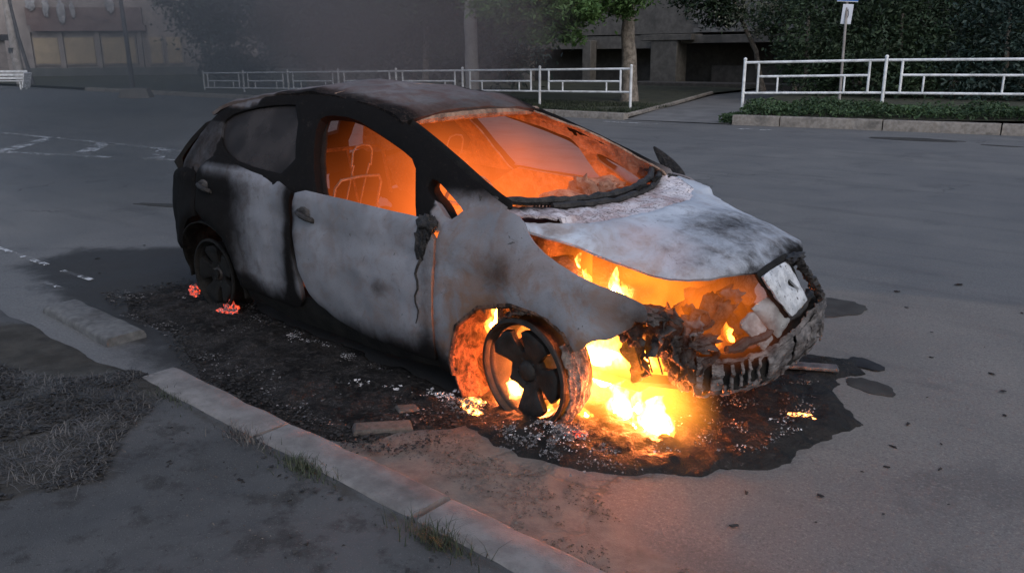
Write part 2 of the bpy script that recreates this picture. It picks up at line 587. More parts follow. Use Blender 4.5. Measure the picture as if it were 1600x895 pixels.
# cracks
wv = M.n('ShaderNodeVectorMath', operation='ADD'); M.l(M.pos(), wv.inputs[0])
wn3 = M.noise(1.7, 5, .6, out='Color'); M.l(wn3, wv.inputs[1])
cr = M.ramp(M.vor(.33, 'DISTANCE_TO_EDGE', wv.outputs[0]), .0, .011, 1, 0)
cr = M.math('MULTIPLY', cr, M.ramp(M.noise(.5, 3), .5, .62))
c = M.mix(M.math('MULTIPLY', cr, .7), c, (.03, .03, .03))
pw = M.n('ShaderNodeMix', data_type='RGBA', blend_type='MULTIPLY'); M.l(M.math('MULTIPLY', M.attr('patch'), 1.0), pw.inputs[0]); M.l(c, pw.inputs[6]); pw.inputs[7].default_value = (1.22, 1.14, 1.07, 1); c = pw.outputs[2]
# soot with a ragged edge, brown dust by the kerb
ss = M.math('ADD', so, M.math('MULTIPLY', M.math('SUBTRACT', n1, .5), 1.0))
ss = M.math('ADD', ss, M.math('MULTIPLY', M.math('SUBTRACT', n2, .5), .7))
sf = M.ramp(ss, .25, .85)
dust = M.mix(M.ramp(n2, .35, .7), (.15, .125, .105), (.085, .07, .06))
c = M.mix(M.math('MULTIPLY', M.ramp(M.math('ADD', du, M.math('MULTIPLY', M.math('SUBTRACT', n2, .5), .8)), .3, .8), .75), c, dust)
c = M.mix(M.math('MULTIPLY', sf, .9), c, (.010, .0096, .0093))
h = M.math('ADD', M.math('MULTIPLY', n3, .7), M.math('ADD', M.math('MULTIPLY', n2, .8), M.math('MULTIPLY', cr, -1.5)))
MT['asphalt'] = M.bsdf(c, M.ramp(n1, .3, .7, .78, .92), 0, M.bump(h, .55, .008), .3)

xs = spaced(-900, -6, 3.2, 900, .07, 46)
ys = spaced(-900, -2.0, 2.6, 900, .07, 46)
def road_z(x, y):
    z = np.zeros_like(x)
    near = (np.abs(x+1) < 4.5) & (np.abs(y) < 2.8)
    idx = np.where(near)[0]
    z[idx] = [nz(x[i]*2.5, y[i]*2.5)*.007 for i in idx]
    return z
road = tag(grid_sheet('road', xs, ys, road_z, MT['asphalt'], road_attrs), kind='structure')

# pavement on the near side, sinking into a dirt gap where the kerb is broken
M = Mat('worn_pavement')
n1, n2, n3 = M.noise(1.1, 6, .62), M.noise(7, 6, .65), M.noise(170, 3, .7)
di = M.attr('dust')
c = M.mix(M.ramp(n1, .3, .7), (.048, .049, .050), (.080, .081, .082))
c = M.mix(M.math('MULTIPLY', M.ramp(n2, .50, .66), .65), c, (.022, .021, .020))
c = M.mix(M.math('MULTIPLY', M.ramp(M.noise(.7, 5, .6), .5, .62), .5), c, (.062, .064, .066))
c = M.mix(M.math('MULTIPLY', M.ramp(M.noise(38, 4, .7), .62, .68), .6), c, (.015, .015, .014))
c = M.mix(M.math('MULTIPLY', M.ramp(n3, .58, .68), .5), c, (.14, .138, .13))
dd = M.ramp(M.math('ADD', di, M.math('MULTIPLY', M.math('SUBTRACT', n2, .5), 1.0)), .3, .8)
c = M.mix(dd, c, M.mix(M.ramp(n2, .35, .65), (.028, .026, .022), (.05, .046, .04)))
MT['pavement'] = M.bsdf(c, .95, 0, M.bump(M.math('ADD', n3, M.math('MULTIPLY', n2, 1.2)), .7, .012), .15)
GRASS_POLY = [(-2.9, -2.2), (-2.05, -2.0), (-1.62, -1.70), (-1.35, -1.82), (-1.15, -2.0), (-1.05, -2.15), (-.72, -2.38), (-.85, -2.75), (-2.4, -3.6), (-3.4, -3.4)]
def pave_z(x, y):
    a = smoothstep(-2.3, -1.55, x)
    z = .015+.095*a
    z = z*np.where(y > -1.80, 1-smoothstep(-1.80, -1.66, y)*np.where(x > -1.75, 1.6, 1.0), 1.0)
    left = (1-a)*smoothstep(-1.9, -1.3, y)
    z = z-left*.05
    z = z-.05*np.exp(-((x+2.25)/.25)**2-((y+1.62)/.2)**2)*0
    n = np.array([nz(p*3, q*3, 5)*.012+nz(p*12, q*12, 7)*.003 for p, q in zip(x, y)])
    return z+n*np.where(y > -1.9, .4, 1.0)
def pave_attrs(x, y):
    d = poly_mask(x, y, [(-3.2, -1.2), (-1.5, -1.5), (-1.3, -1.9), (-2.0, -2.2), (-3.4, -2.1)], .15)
    d = np.maximum(d, poly_mask(x, y, GRASS_POLY, .12))  # dark soil, with overhead tree shade put into its colour as well
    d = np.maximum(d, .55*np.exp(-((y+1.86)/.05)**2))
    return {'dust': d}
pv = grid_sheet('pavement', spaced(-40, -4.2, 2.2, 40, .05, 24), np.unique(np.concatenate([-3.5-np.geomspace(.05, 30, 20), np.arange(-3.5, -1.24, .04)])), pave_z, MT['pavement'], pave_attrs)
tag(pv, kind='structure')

def kerb_stone(L, Wd, H, mat, name, parent, loc, rz=0, seed=0.0, tilt=(0, 0)):
    nx = max(4, int(L/.06)); g = Geo()
    prof = [(-Wd/2, -.12), (-Wd/2, H-.02), (-Wd/2+.008, H-.006), (-Wd/2+.022, H), (Wd/2-.03, H), (Wd/2-.012, H-.009), (Wd/2, H-.03), (Wd/2, -.12)]
    v = []; f = []
    m = len(prof)
    for i in range(nx+1):
        x = L*i/nx-L/2
        for j, (y, z) in enumerate(prof):
            e = .004 if i in (0, nx) and z > 0 else 0
            k = nz(x*6+seed, y*8, z*8)*.006+nz(x*20+seed, y*20, z*20)*.003
            chip = max(0, nz(x*5+seed*3, seed, 1.5)-.28)*.06 if j in (5, 6) else 0
            v.append((x*(1-e/L*2), y*(1+k*2)-chip, z-e+k*.7-chip*.5))
    for i in range(nx):
        for j in range(m-1):
            a = i*m+j
            f.append((a, a+m, a+m+1, a+1))
    f.append(tuple(range(m)))
    f.append(tuple(nx*m+j for j in reversed(range(m))))
    g.add(v, f)
    o = g.obj(name, mat, parent, sharp=50)
    o.location = loc; o.rotation_euler = (tilt[0], tilt[1], rz)
    return o
kerb = empty('kerb', (0, -1.74, 0), kind='structure')
for i, (x0, L, dy, dz) in enumerate([(-1.6, .985, .004, 0), (-.60, .93, 0, .004), (.35, .99, -.003, .0), (1.36, .99, .0, .003), (2.37, .99, 0, 0)]):
    kerb_stone(L, .20, .118, MT['kerb'], 'kerb_stone', kerb, (x0+L/2, dy, dz), seed=i*3.1, rz=(-.012, .004, -.006, 0, 0)[i], tilt=((.0, .03, -.02, 0, 0)[i]*.4, 0))
MT['old_kerb'] = concrete('old_kerb_concrete', (.075, .075, .075), (.115, .115, .113), (.028, .026, .024), 1.6)
lk = kerb_stone(1.0, .23, .10, MT['old_kerb'], 'loose_kerb_stone', None, (-2.98, -1.47, -.05), rz=-.03, seed=9, tilt=(.03, -.01))
tag(lk, 'loose grey kerb stone lying apart at the broken kerb, behind the rear wheel', 'kerb stone')

# ------------------------------------------------------------------ the burning car
CAR = empty('burning_car', (0, 0, 0), label='burnt out grey hatchback with fire glowing in cabin and engine bay', cat='car')
Bc = curve1([(-3.5, .45), (-3.42, .58), (-3.32, .68), (-3.2, .765), (-3.0, .83), (-2.75, .865), (-2.3, .88), (-1.5, .885), (-.5, .885), (0, .88), (.25, .865), (.45, .83), (.6, .775), (.75, .69), (.85, .60), (.95, .42)], .12)
BZc = curve1([(-3.6, .93), (-2.6, .93), (-1.6, .87), (-.5, .80), (.5, .68), (1.0, .64)], .25)
Sc = curve1([(-.2, -.14), (0, -.10), (.1, -.07), (.2, -.03), (.3, -.008), (.42, .0), (.56, .0), (.66, -.012), (.72, -.028), (.78, -.030), (.86, -.044), (.95, -.075)], .022)
def Wd(x, z):
    b, bz = Bc(x), BZc(x)
    if z <= bz:
        w = b+Sc(z-bz+.86)
    else:
        t = z-bz
        w = b-.044-.45*t-.35*t*t
    for hx, hr in ((0, .37), (-2.65, .42)):
        d = math.hypot(x-hx, z-.25)
        w += .014*math.exp(-((d-hr)/.07)**2) if z < .75 else 0
    return w
def side(s, off=0.0):
    return lambda x, z: (x, s*(Wd(x, z)+off), z)

def clamp01(v): return 0.0 if v < 0 else 1.0 if v > 1 else v
def band(v, c, w): return math.exp(-((v-c)/w)**2)
def soot_side(x, y, z):
    s = 0.02
    k = clamp01((-1.92-x)/.50)
    s += 1.15*k*(1-.55*band(z, .95, .07)*clamp01((x+2.75)/.15))   # blackened rear, paler shoulder
    s += .95*clamp01((z-.95)/.08) if x < -.45 else .9*clamp01((z-1.03)/.05)
    s += .85*clamp01((.36-z)/.18)
    s += .62*band(x, -1.69, .055)+.36*band(x, -1.72, .22)
    s += .40*band(x, -.58, .06)*clamp01((.95-z)/.3)
    r = .55*band(math.hypot(x, z-.25), .36, .14)+.40*band(x, -.45, .25)+.25*clamp01((x-.0)/.4)
    return s, r
def soot_door(x, y, z):
    s, r = soot_side(x, y, z)
    if z > .8: s = min(s, .10)+.5*band(x, -1.69, .06)
    return s+.5*band(math.hypot(x+.93, z-.47), 0, .07), r

DOOR_F = [(-1.640, .900), (-1.672, .808), (-1.650, .626), (-1.597, .431), (-1.50, .30), (-1.33, .228), (-1.131, .19), (-.85, .172), (-.60, .168), (-.545, .168), (-.547, .25), (-.552, .5), (-.552, .852), (-.9, .868), (-1.3, .887)]
DOOR_R = [(-1.665, .905), (-1.70, .80), (-1.68, .63), (-1.64, .43), (-1.605, .28), (-1.66, .215), (-1.87, .212), (-2.15, .225), (-2.27, .25), (-2.30, .40), (-2.38, .52), (-2.50, .59), (-2.66, .625), (-2.73, .80), (-2.70, .93), (-2.50, 1.03), (-2.25, .968)]
FEND = [(-.535, .16), (-.537, .5), (-.54, .845), (-.47, .875), (-.42, .92), (-.32, .952), (-.19, .938), (-.09, .915), (-.03, .845), (.1, .775), (.3, .712), (.515, .660), (.57, .60), (.50, .54), (.40, .47), (.272, .41),
        (.225, .482), (.115, .534), (-.054, .552), (-.24, .51), (-.375, .395), (-.435, .22), (-.44, .12), (-.53, .11)]
QUART = [(-2.72, .955), (-2.90, .91), (-3.08, .88), (-3.25, .80), (-3.34, .70), (-3.34, .50), (-3.26, .36), (-3.02, .34), (-2.97, .46), (-2.86, .57), (-2.74, .617), (-2.685, .628), (-2.752, .80)]
FRAME = [(-.20, .950), (-.341, 1.0), (-.673, 1.142), (-1.062, 1.283), (-1.3, 1.347), (-1.649, 1.390), (-1.881, 1.395), (-2.121, 1.385), (-2.389, 1.357), (-2.616, 1.315), (-2.735, 1.25),
         (-2.84, 1.1), (-2.98, .91), (-2.9, .86), (-2.5, .93), (-1.9, .87), (-1.3, .84), (-.6, .80), (-.40, .83), (-.30, .89)]
H_FRONT = [(-1.712, 1.25), (-1.637, 1.283), (-1.422, 1.274), (-1.204, 1.216), (-.979, 1.146), (-.839, 1.092), (-.775, .98), (-.705, .845), (-.68, .79), (-1.1, .81), (-1.42, .83), (-1.49, .90), (-1.60, 1.05)]
H_QTR = [(-.683, 1.037), (-.553, .977), (-.432, .913), (-.414, .877), (-.510, .862), (-.588, .92), (-.678, .966), (-.705, .995)]
H_REAR = [(-2.60, 1.235), (-2.40, 1.29), (-2.10, 1.323), (-1.93, 1.325), (-1.70, .95), (-2.245, .985), (-2.475, 1.045), (-2.60, 1.15)]

def soot_frame(x, y, z):
    s = 1.05 if not (x < -2.55 and z < 1.2) else .7
    if x < -2.3 and z > 1.3: s = .5
    if x > -.62: s = 1.05-.95*clamp01((1.03-z)/.10)
    return s, .3
def soot_fend(x, y, z):
    s, r = soot_side(x, y, z)
    if x > -.45: s = .06+.55*clamp01((x-.36)/.16)+.5*clamp01((.30-z)/.15)
    s += .45*band(math.hypot(x+.16, z-.66), 0, .13)
    return s, r+.15

for s in (-1, 1):
    fl = s > 0
    fd = panel('front_door', DOOR_F, side(s, .006), MT['panel'], CAR, g=.026, t=.03, r=.006, flip=fl, warp=.006, attr=soot_door, seed=1+s)
    rd = panel('rear_door', DOOR_R, side(s, .004), MT['panel'], CAR, g=.028, t=.03, r=.006, flip=fl, warp=.006, attr=soot_side, seed=4+s)
    FJ = [(p[0]+(.022*nz(p[0]*23, p[1]*23, 3) if p[0] > .24 and p[1] < .62 else 0), p[1]+(.030*nz(p[0]*19, p[1]*19, 8) if p[0] > .24 and p[1] < .64 else 0)) for p in resample(chaikin(FEND, 1), .03)]
    panel('front_fender', FJ, side(s, .003), MT['panel'], CAR, g=.028, t=.012, r=.008, flip=fl, warp=.005, attr=soot_fend, seed=7+s, smooth_n=0)
    panel('rear_quarter', QUART, side(s, .002), MT['panel'], CAR, g=.035, t=.02, r=.01, flip=fl, warp=.005, attr=soot_side, seed=9+s)
    panel('side_frame', FRAME, side(s, -.006), MT['panel'], CAR, holes=[H_FRONT, H_QTR, H_REAR], g=.03, t=.05, r=.008, flip=fl, warp=.003, attr=soot_frame, seed=2+s)
    panel('rear_window_glass', [(-2.63, 1.25), (-2.40, 1.31), (-2.08, 1.34), (-1.90, 1.34), (-1.66, .93), (-2.245, .965), (-2.50, 1.03), (-2.63, 1.15)], side(s, -.035), MT['glass'], CAR, g=.08, t=.005, r=0, flip=fl, warp=.002, smooth_n=0)
    panel('sill', [(-2.30, .30), (-2.30, .085), (-.50, .075), (-.50, .26), (-1.3, .28)], side(s, -.03), MT['black'], CAR, g=.06, t=.08, r=.01, flip=fl, warp=.004)
    panel('inner_frame', FRAME, side(s, -.074), MT['inner'] if s > 0 else MT['black'], CAR, holes=[H_FRONT, H_QTR, H_REAR], g=.04, t=.012, r=.004, flip=fl, warp=.010, seed=12+s)
    # inner skin of the doors, bubbled and scorched
    panel('door_inner_skin', [(-1.64, .885 if s > 0 else .80), (-1.66, .3), (-.57, .25), (-.57, .835 if s > 0 else .74)], lambda x, z, s=s: (x, s*(Wd(x, min(z, .8))-.10), z), MT['inner'], CAR, g=.05, t=.03, r=.01, flip=fl, warp=.012, seed=3)
    panel('door_inner_skin', [(-2.70, .93), (-2.65, .62), (-2.3, .3), (-1.7, .28), (-1.69, .89)], lambda x, z, s=s: (x, s*(Wd(x, min(z, .8))-.10), z), MT['inner'], CAR, g=.06, t=.03, r=.01, flip=fl, warp=.012, seed=5)
    # door handles
    for d, hx, hz, soc in ((fd, -1.535, .765, 1), (rd, -2.585, .815, 1)):
        w = Wd(hx, hz)
        g = Geo()
        pts = [(hx-.065, s*(w+.006), hz+.016), (hx-.055, s*(w+.022), hz+.014), (hx-.01, s*(w+.030), hz+.004), (hx+.04, s*(w+.026), hz-.010), (hx+.065, s*(w+.014), hz-.018), (hx+.07, s*(w+.002), hz-.02)]
        g.tube(pts, [.010, .013, .016, .015, .012, .010], 8)
        g.lump((hx+.062, s*(w+.010), hz-.018), (.018, .014, .016), .4, 2, 2, 3)
        g.obj('handle', MT['char'], d)
        g = Geo()
        g.lump((hx-.01, s*(w+.006), hz+.012), (.052, .008, .036), .35, 2, 3, 5)
        g.obj('handle_cup', MT['slag'], d)

# melted mirror base and drip running down the near front door
g = Geo()
g.lump((-.60, -Wd(-.6, .83)-.01, .835), (.06, .03, .045), .5, 2.5, 3, 1)
g.lump((-.63, -Wd(-.63, .74)-.006, .735), (.035, .014, .085), .6, 3, 3, 2)
g.lump((-.60, -Wd(-.6, .79)-.006, .79), (.03, .012, .06), .6, 3, 3, 6)
g.tube([(-.64+.012*math.sin(k*1.7), -Wd(-.63, .70-.035*k)-.008, .70-.035*k) for k in range(11)], [.008*(1-k/14) for k in range(11)], 6)
g.obj('melted_mirror_base', MT['char'], CAR)

# roof, closing onto the rails
RZ = curve1([(-2.80, 1.235), (-2.716, 1.27), (-2.616, 1.315), (-2.389, 1.357), (-2.121, 1.385), (-1.881, 1.395), (-1.649, 1.39), (-1.3, 1.347), (-1.15, 1.315), (-1.062, 1.283), (-1.0, 1.255)], .06)
def roof_map(x, y):
    zr = RZ(x); w = Wd(x, zr)
    k = min(1.2, abs(y)/max(w, .1))
    z = zr+.040*(1-k*k)-(.02*(k-1) if k > 1 else 0)
    z += .010*nz(x*2.2+3, y*2.2, 1)
    return (x, y, z)
nr = []
for x in np.linspace(-1.035, -2.77, 26): nr.append((x, -(Wd(x, RZ(x))+.004)))
for x in np.linspace(-2.77, -1.035, 26): nr.append((x, (Wd(x, RZ(x))+.004)))
nr2 = nr[:26]+[(-2.80, -.3), (-2.81, 0), (-2.80, .3)]+nr[26:]+[(-1.055, .3), (-1.06, 0), (-1.055, -.3)]
def soot_roof(x, y, z):
    return .10+.75*band(abs(y), Wd(x, RZ(x)), .10)*(1 if x > -2.2 else .3)+.35*clamp01((x+1.3)/.2), .45+.4*clamp01((x+2.0)/.6)
panel('roof', nr2, roof_map, MT['roof'], CAR, g=.035, t=.02, r=.006, warp=.008, attr=soot_roof, smooth_n=0, flip=roof_map and False)
g = Geo()   # header rail under the front roof edge
g.tube([(-1.075-.01*abs(y), y, 1.262+.012*(1-(y/.55)**2)) for y in np.linspace(-.55, .55, 12)], .026, 8)
g.obj('roof_header', MT['inner'], CAR)
g = Geo()
for x in (-1.68, -2.2, -2.68):
    g.tube([(x, y, RZ(x)-.02+.035*(1-(y/.5)**2)) for y in np.linspace(-.5, .5, 9)], .022, 6)
g.obj('roof_bow', MT['inner'], CAR)

# tailgate and rear bumper
def tail_x(z):
    return float(np.interp(z, [.2, .35, .55, .75, .88, .95, 1.1, 1.25, 1.32], [-3.40, -3.45, -3.49, -3.46, -3.36, -3.25, -3.08, -2.86, -2.77]))
def tail_map(y, z):
    return (tail_x(z)+.22*(abs(y)/.72)**3*(1 if z < .9 else .4), y, z)
panel('tailgate', [(-.60, 1.27), (.60, 1.27), (.72, .95), (.74, .62), (-.74, .62), (-.72, .95)], tail_map, MT['black'], CAR, holes=[[(-.48, 1.22), (.48, 1.22), (.60, .99), (-.60, .99)]], g=.06, t=.03, r=.01, flip=True, warp=.006)
panel('rear_bumper', [(-.72, .63), (.72, .63), (.70, .25), (-.70, .25)], tail_map, MT['black'], CAR, g=.07, t=.03, r=.01, flip=True, warp=.015)

# bonnet: bulbous, warped by the heat
HC = curve1([(-.5, .95), (-.25, .93), (.0, .905), (.2, .888), (.4, .868), (.58, .825), (.70, .778), (.77, .722), (.815, .660), (.84, .60)], .05)
HD = curve1([(-.5, .0), (-.2, .015), (.0, .03), (.1, .045), (.3, .08), (.5, .135), (.65, .15), (.78, .10), (.85, .08)], .08)
def hood_map(x, y):
    k = abs(y)/.57
    z = HC(x)-HD(x)*min(k, 1.5)**2.4
    if x < .05 and y > 0: z += .03*clamp01((abs(y)-.55)/.2)
    z += .006*nz(x*3, y*3, 2)
    return (x, y, z)
HOOD = [(-.19, -.72), (-.10, -.655), (-.02, -.585), (.07, -.47), (.14, -.30), (.175, -.1), (.165, .12), (.10, .40), (-.02, .58), (-.18, .70), (-.25, .765), (-.20, .80), (-.02, .755), (.1, .70), (.3, .63), (.5, .57), (.63, .49), (.74, .34), (.795, .14), (.805, 0),
        (.795, -.14), (.74, -.34), (.63, -.49), (.50, -.57), (.30, -.63), (.10, -.685), (-.02, -.735), (-.15, -.755)]
def soot_hood(x, y, z):
    s = .03+.42*band(math.hypot((x-.46)/1.0, (y-.0)/1.6), 0, .24)+.9*clamp01((x-.69)/.10)*(.35+.65*clamp01((y+.15)/.3))
    s += .28*clamp01((x-.30)/.3)
    s += .35*clamp01((y-.35)/.2)*clamp01((x-.15)/.3)
    s += .30*band(math.hypot(x-.02, y+.70), 0, .05)
    return s, .5*clamp01((-y-.25)/.3)
bn = panel('bonnet', HOOD, hood_map, MT['hood'], CAR, g=.024, t=.012, r=.010, warp=.005, attr=soot_hood, seed=3)

# cowl with flaking paint between bonnet and screen, black screen rim
CX = curve1([(-.8, -.42), (-.7, -.33), (-.5, -.215), (-.25, -.145), (0, -.125), (.25, -.145), (.5, -.215), (.7, -.33), (.8, -.42)], .08)
CZ = curve1([(-.8, .965), (-.7, .952), (-.5, .93), (-.25, .915), (0, .908), (.25, .915), (.5, .93), (.7, .955), (.8, .97)], .08)
def cowl_map(x, y):
    x0 = CX(y)
    t = clamp01((x-x0)/.33)
    z = CZ(y)-.022-.035*t+.012*nz(x*9, y*9, 4)+.006*nz(x*24, y*24, 4)
    zh = hood_map(x, y)[2]-.016
    return (x, y, min(z, zh) if x > .0 else z)
ol = [(CX(y)+.0, y) for y in np.linspace(-.70, .72, 22)]
ol2 = [(-.16, .70), (.0, .585), (.13, .40), (.20, .12), (.21, -.12), (.17, -.33), (.10, -.49), (.0, -.60), (-.14, -.69)]
panel('cowl', ol[::1]+ol2, cowl_map, MT['cowl'], CAR, g=.02, t=.01, r=.004, warp=.006, attr=lambda x, y, z: (.0+.75*band(x, CX(y), .07)+.25*clamp01((-y-.2)/.4), .55), smooth_n=0)
g = Geo()
pts = [(CX(y)-.012+.004*nz(y*9, 1), y, CZ(y)+.004+.006*nz(y*14, 3)) for y in np.linspace(-.73, .73, 46)]
g.tube(pts, [.020+.009*nz(y*13, 5) for y in np.linspace(-.73, .73, 46)], 8)
pts = [(CX(y)+.035+.01*nz(y*7, 8), y, CZ(y)-.014+.006*nz(y*12, 9)) for y in np.linspace(-.45, .72, 36)]
g.tube(pts, [.017+.008*nz(y*10, 15) for y in np.linspace(-.45, .72, 36)], 7)
g.obj('screen_rim', MT['char'], CAR)
panel('cowl_tray', [(-.33, -.70), (-.33, .70), (.05, .66), (.20, .40), (.24, 0), (.20, -.40), (.05, -.66)], lambda x, y: (x, y, .848-.03*clamp01(x/.2)), MT['black'], CAR, g=.07, t=.01, r=0, warp=.004)
for k in range(2):      # wiper stubs
    g = Geo(); y0 = (.18, .42)[k]
    g.tube([(CX(y0)+.03, y0, CZ(y0)), (CX(y0)+.045, y0+.02, CZ(y0)+.02), (CX(y0+.12)+.05, y0+.13, CZ(y0)+.012)], [.014, .010, .006], 7)
    g.obj('wiper_stub', MT['black'], CAR)
# black flap curled up at the far bonnet corner
FL = [(-.40, 1.072), (-.36, 1.055), (-.305, 1.022), (-.24, .975), (-.19, .925), (-.20, .89), (-.26, .86), (-.31, .90), (-.355, .96), (-.39, 1.03)]
panel('curled_flap', FL, lambda x, z: (x+.03*math.sin(z*9), .75+.05*math.sin((z-.85)*7)-.12*(x+.3)**2, z), MT['char'], CAR, g=.02, t=.012, r=.003, warp=.006, flip=False)
g = Geo(); g.lump((-.36, .70, .93), (.075, .05, .05), .5, 2.2, 3, 8); g.lump((-.25, .72, .905), (.07, .05, .03), .5, 2.2, 3, 9)
g.obj('charred_hinge', MT['char'], CAR)

# cabin: floor, bulkhead, dashboard beam, tunnel, seats
g = Geo()
g.box((-1.42, 0, .20), (1.84, 1.50, .04)); g.box((-.36, 0, .20), (.28, .9, .04))
g.obj('cabin_floor', MT['black'], CAR)
panel('bulkhead', [(-.72, .18), (.72, .18), (.72, .84), (.4, .86), (-.4, .86), (-.72, .84)], lambda y, z: (-.24+.10*(z-.5), y, z), MT['inner'], CAR, g=.06, t=.02, r=.0, warp=.012, flip=False)
g = Geo()
g.tube([(-.52+.02*nz(y*4, 2), y, .80+.015*nz(y*3, 1)) for y in np.linspace(-.74, .74, 14)], .032, 9)
for y in (-.30, -.05, .12):
    g.tube([(-.52, y, .80), (-.45, y, .62), (-.40, y+.03, .35)], .018, 6)
g.obj('dashboard_beam', MT['inner'], CAR)
g = Geo()
for c, r, sd in (((-.47, .20, .875), (.085, .06, .075), 3), ((-.44, .36, .87), (.06, .09, .05), 5), ((-.50, .05, .84), (.12, .10, .05), 8), ((-.40, -.28, .85), (.08, .13, .04), 11), ((-.52, .5, .86), (.09, .12, .05), 4)):
    g.lump(c, r, .5, 2.4, 3, sd)
g.obj('dashboard_remains', MT['inner'], CAR)
g = Geo()
for k in range(7):
    y = -.50+.028*k
    g.tube([(-.24, y, .89), (-.235, y+.004, .915+.006*(k % 3)), (-.225, y+.016, .925+.006*(k % 2))], .006, 5)
g.obj('vent_fins', MT['char'], CAR)
g = Geo(); g.box((-1.3, 0, .30), (1.7, .22, .16)); bevel(g.obj('tunnel', MT['black'], CAR), .03)
def seat(y0, x0, name):
    w = .17
    fr = Geo()
    fr.tube([(x0-.10, y0-w, .72), (x0-.05, y0-w, .86), (x0-.03, y0-w+.03, .905), (x0-.02, y0, .915), (x0-.03, y0+w-.03, .905), (x0-.05, y0+w, .86), (x0-.10, y0+w, .72)], .0085, 7)
    fr.tube([(x0+.12, y0-w, .36), (x0-.10, y0-w, .72)], .014, 7); fr.tube([(x0+.12, y0+w, .36), (x0-.10, y0+w, .72)], .014, 7)
    fr.tube([(x0-.02, y0-w, .60), (x0-.02, y0+w, .60)], .010, 6)
    o = fr.obj(name, MT['wire'], CAR)
    hb = Geo()
    for s in (-1, 1):
        hb.tube([(x0-.13, y0+s*.055, .70), (x0-.05, y0+s*.055, .90), (x0-.01, y0+s*.058, .985)], .0055, 6)
    hb.tube([(x0-.015, y0-.07, .975), (x0+.005, y0-.07, 1.06), (x0+.01, y0-.05, 1.09), (x0+.012, y0, 1.10), (x0+.01, y0+.05, 1.09), (x0+.005, y0+.07, 1.06), (x0-.015, y0+.07, .975)], .006, 7)
    hb.obj('headrest_frame', MT['wire'], o)
    cu = Geo()
    cu.tube([(x0+.12, y0-w, .36), (x0+.5, y0-w, .38), (x0+.55, y0, .38), (x0+.5, y0+w, .38), (x0+.12, y0+w, .36)], .014, 7)
    for k in range(4): cu.tube([(x0+.15+.1*k, y0-w, .35), (x0+.15+.1*k, y0+w, .35)], .006, 5)
    cu.box((x0+.3, y0, .27), (.5, .38, .06))
    cu.obj('cushion_frame', MT['inner'], o)
    return o
seat(-.38, -1.62, 'seat_frame'); seat(.38, -1.62, 'seat_frame')
g = Geo()
g.tube([(-2.50, -.62, .40), (-2.62, -.62, .92), (-2.63, -.58, .95), (-2.63, .58, .95), (-2.62, .62, .92), (-2.50, .62, .40)], .014, 7)
for y in (-.3, 0, .3): g.tube([(-2.50, y, .40), (-2.63, y, .95)], .010, 6)
g.box((-2.3, 0, .33), (.5, 1.2, .05))
g.obj('rear_seat_frame', MT['inner'], CAR)
g = Geo()
ring = [(-.80+.05*math.cos(t)*.5+.02, -.36+.17*math.cos(t), .83+.16*math.sin(t)) for t in np.linspace(0, 2*PI, 25)]
g.tube(ring, .010, 6, caps=False)
g.tube([(-.80, -.36, .83), (-.50, -.36, .74)], .025, 7)
for a in (.3, PI-.3, -PI/2): g.tube([(-.80, -.36, .83), (-.78+.02*math.cos(a), -.36+.165*math.cos(a), .83+.155*math.sin(a))], .010, 5)
g.obj('steering_wheel', MT['inner'], CAR)

# wheels
def star(n, r0, r1, r2, w0, w1, lost=()):
    P = []
    for k in range(n):
        a = 2*PI*k/n+.35
        h = 2*PI/n
        if k in lost:
            P += [(r1*1.1*math.cos(a-.2), r1*1.1*math.sin(a-.2)), (r1*1.35*math.cos(a), r1*1.35*math.sin(a)), (r1*1.05*math.cos(a+.25), r1*1.05*math.sin(a+.25)), (r1*1.02*math.cos(a+h/2), r1*1.02*math.sin(a+h/2))]
            continue
        for da, r in ((-w0/r1, r1), (-w1/r2, r2), (w1/r2, r2), (w0/r1, r1)):
            P.append((r*math.cos(a+da), r*math.sin(a+da)))
        P.append((r1*1.02*math.cos(a+h/2), r1*1.02*math.sin(a+h/2)))
    return P
def wheel(name, hub, s, rot, rim=None, lost=()):
    rim = rim or MT['rim']
    r = Geo()
    r.lathe_y([(.232, 0), (.238, .008*s*0-.0), (.236, -.012), (.222, -.016), (.214, -.006), (.208, .03), (.200, .10), (.205, .14), (.228, .155), (.236, .165), (.236, .175), (.222, .172), (.198, .15), (.190, .10), (.198, .03), (.205, .012), (.232, 0)], 56)
    ro = r.obj('rim', rim, None, sharp=60)
    st = panel('spoke_star', star(5, .0, .085, .207, .037, .094, lost), lambda a, b: (a, -.006+.05*(1-min(1, math.hypot(a, b)/.2))**1.5, b), rim, None, g=.016, t=.028, r=.006, flip=False, warp=.001, smooth_n=1)
    hb = Geo(); hb.lathe_y([(.001, .012), (.03, .010), (.042, .018), (.055, .05), (.06, .10)], 24)
    for k in range(5):
        a = 2*PI*k/5
        hb.lump((.055*math.cos(a), .030, .055*math.sin(a)), (.010, .012, .010), .1, 2, 1, k)
    ho = hb.obj('hub', MT['rim'], None)
    br = Geo(); br.lathe_y([(.05, .085), (.142, .085), (.145, .09), (.145, .108), (.142, .113), (.05, .113)], 36)
    bo = br.obj('brake_disc', MT['rust'], None)
    o = bpy.data.objects.new(name, None); link(o, CAR)
    o.location = hub
    o.rotation_euler = (0, rot, 0)
    if s > 0: o.scale = (1, -1, 1)
    for c in (ro, st, ho, bo): c.parent = o
    return o
fw = wheel('front_wheel', (-.012, -.845, .240), -1, .45, None, (3,))
fw.scale = (1.07, 1.0, 1.07)
fw.rotation_euler = (.05, .45, -.06)
wheel('front_wheel', (0.015, .845, .242), 1, .9)
wheel('rear_wheel', (-2.66, -.80, .235), -1, 1.1, MT['black'])
wheel('rear_wheel', (-2.66, .835, .242), 1, .1, MT['black'])
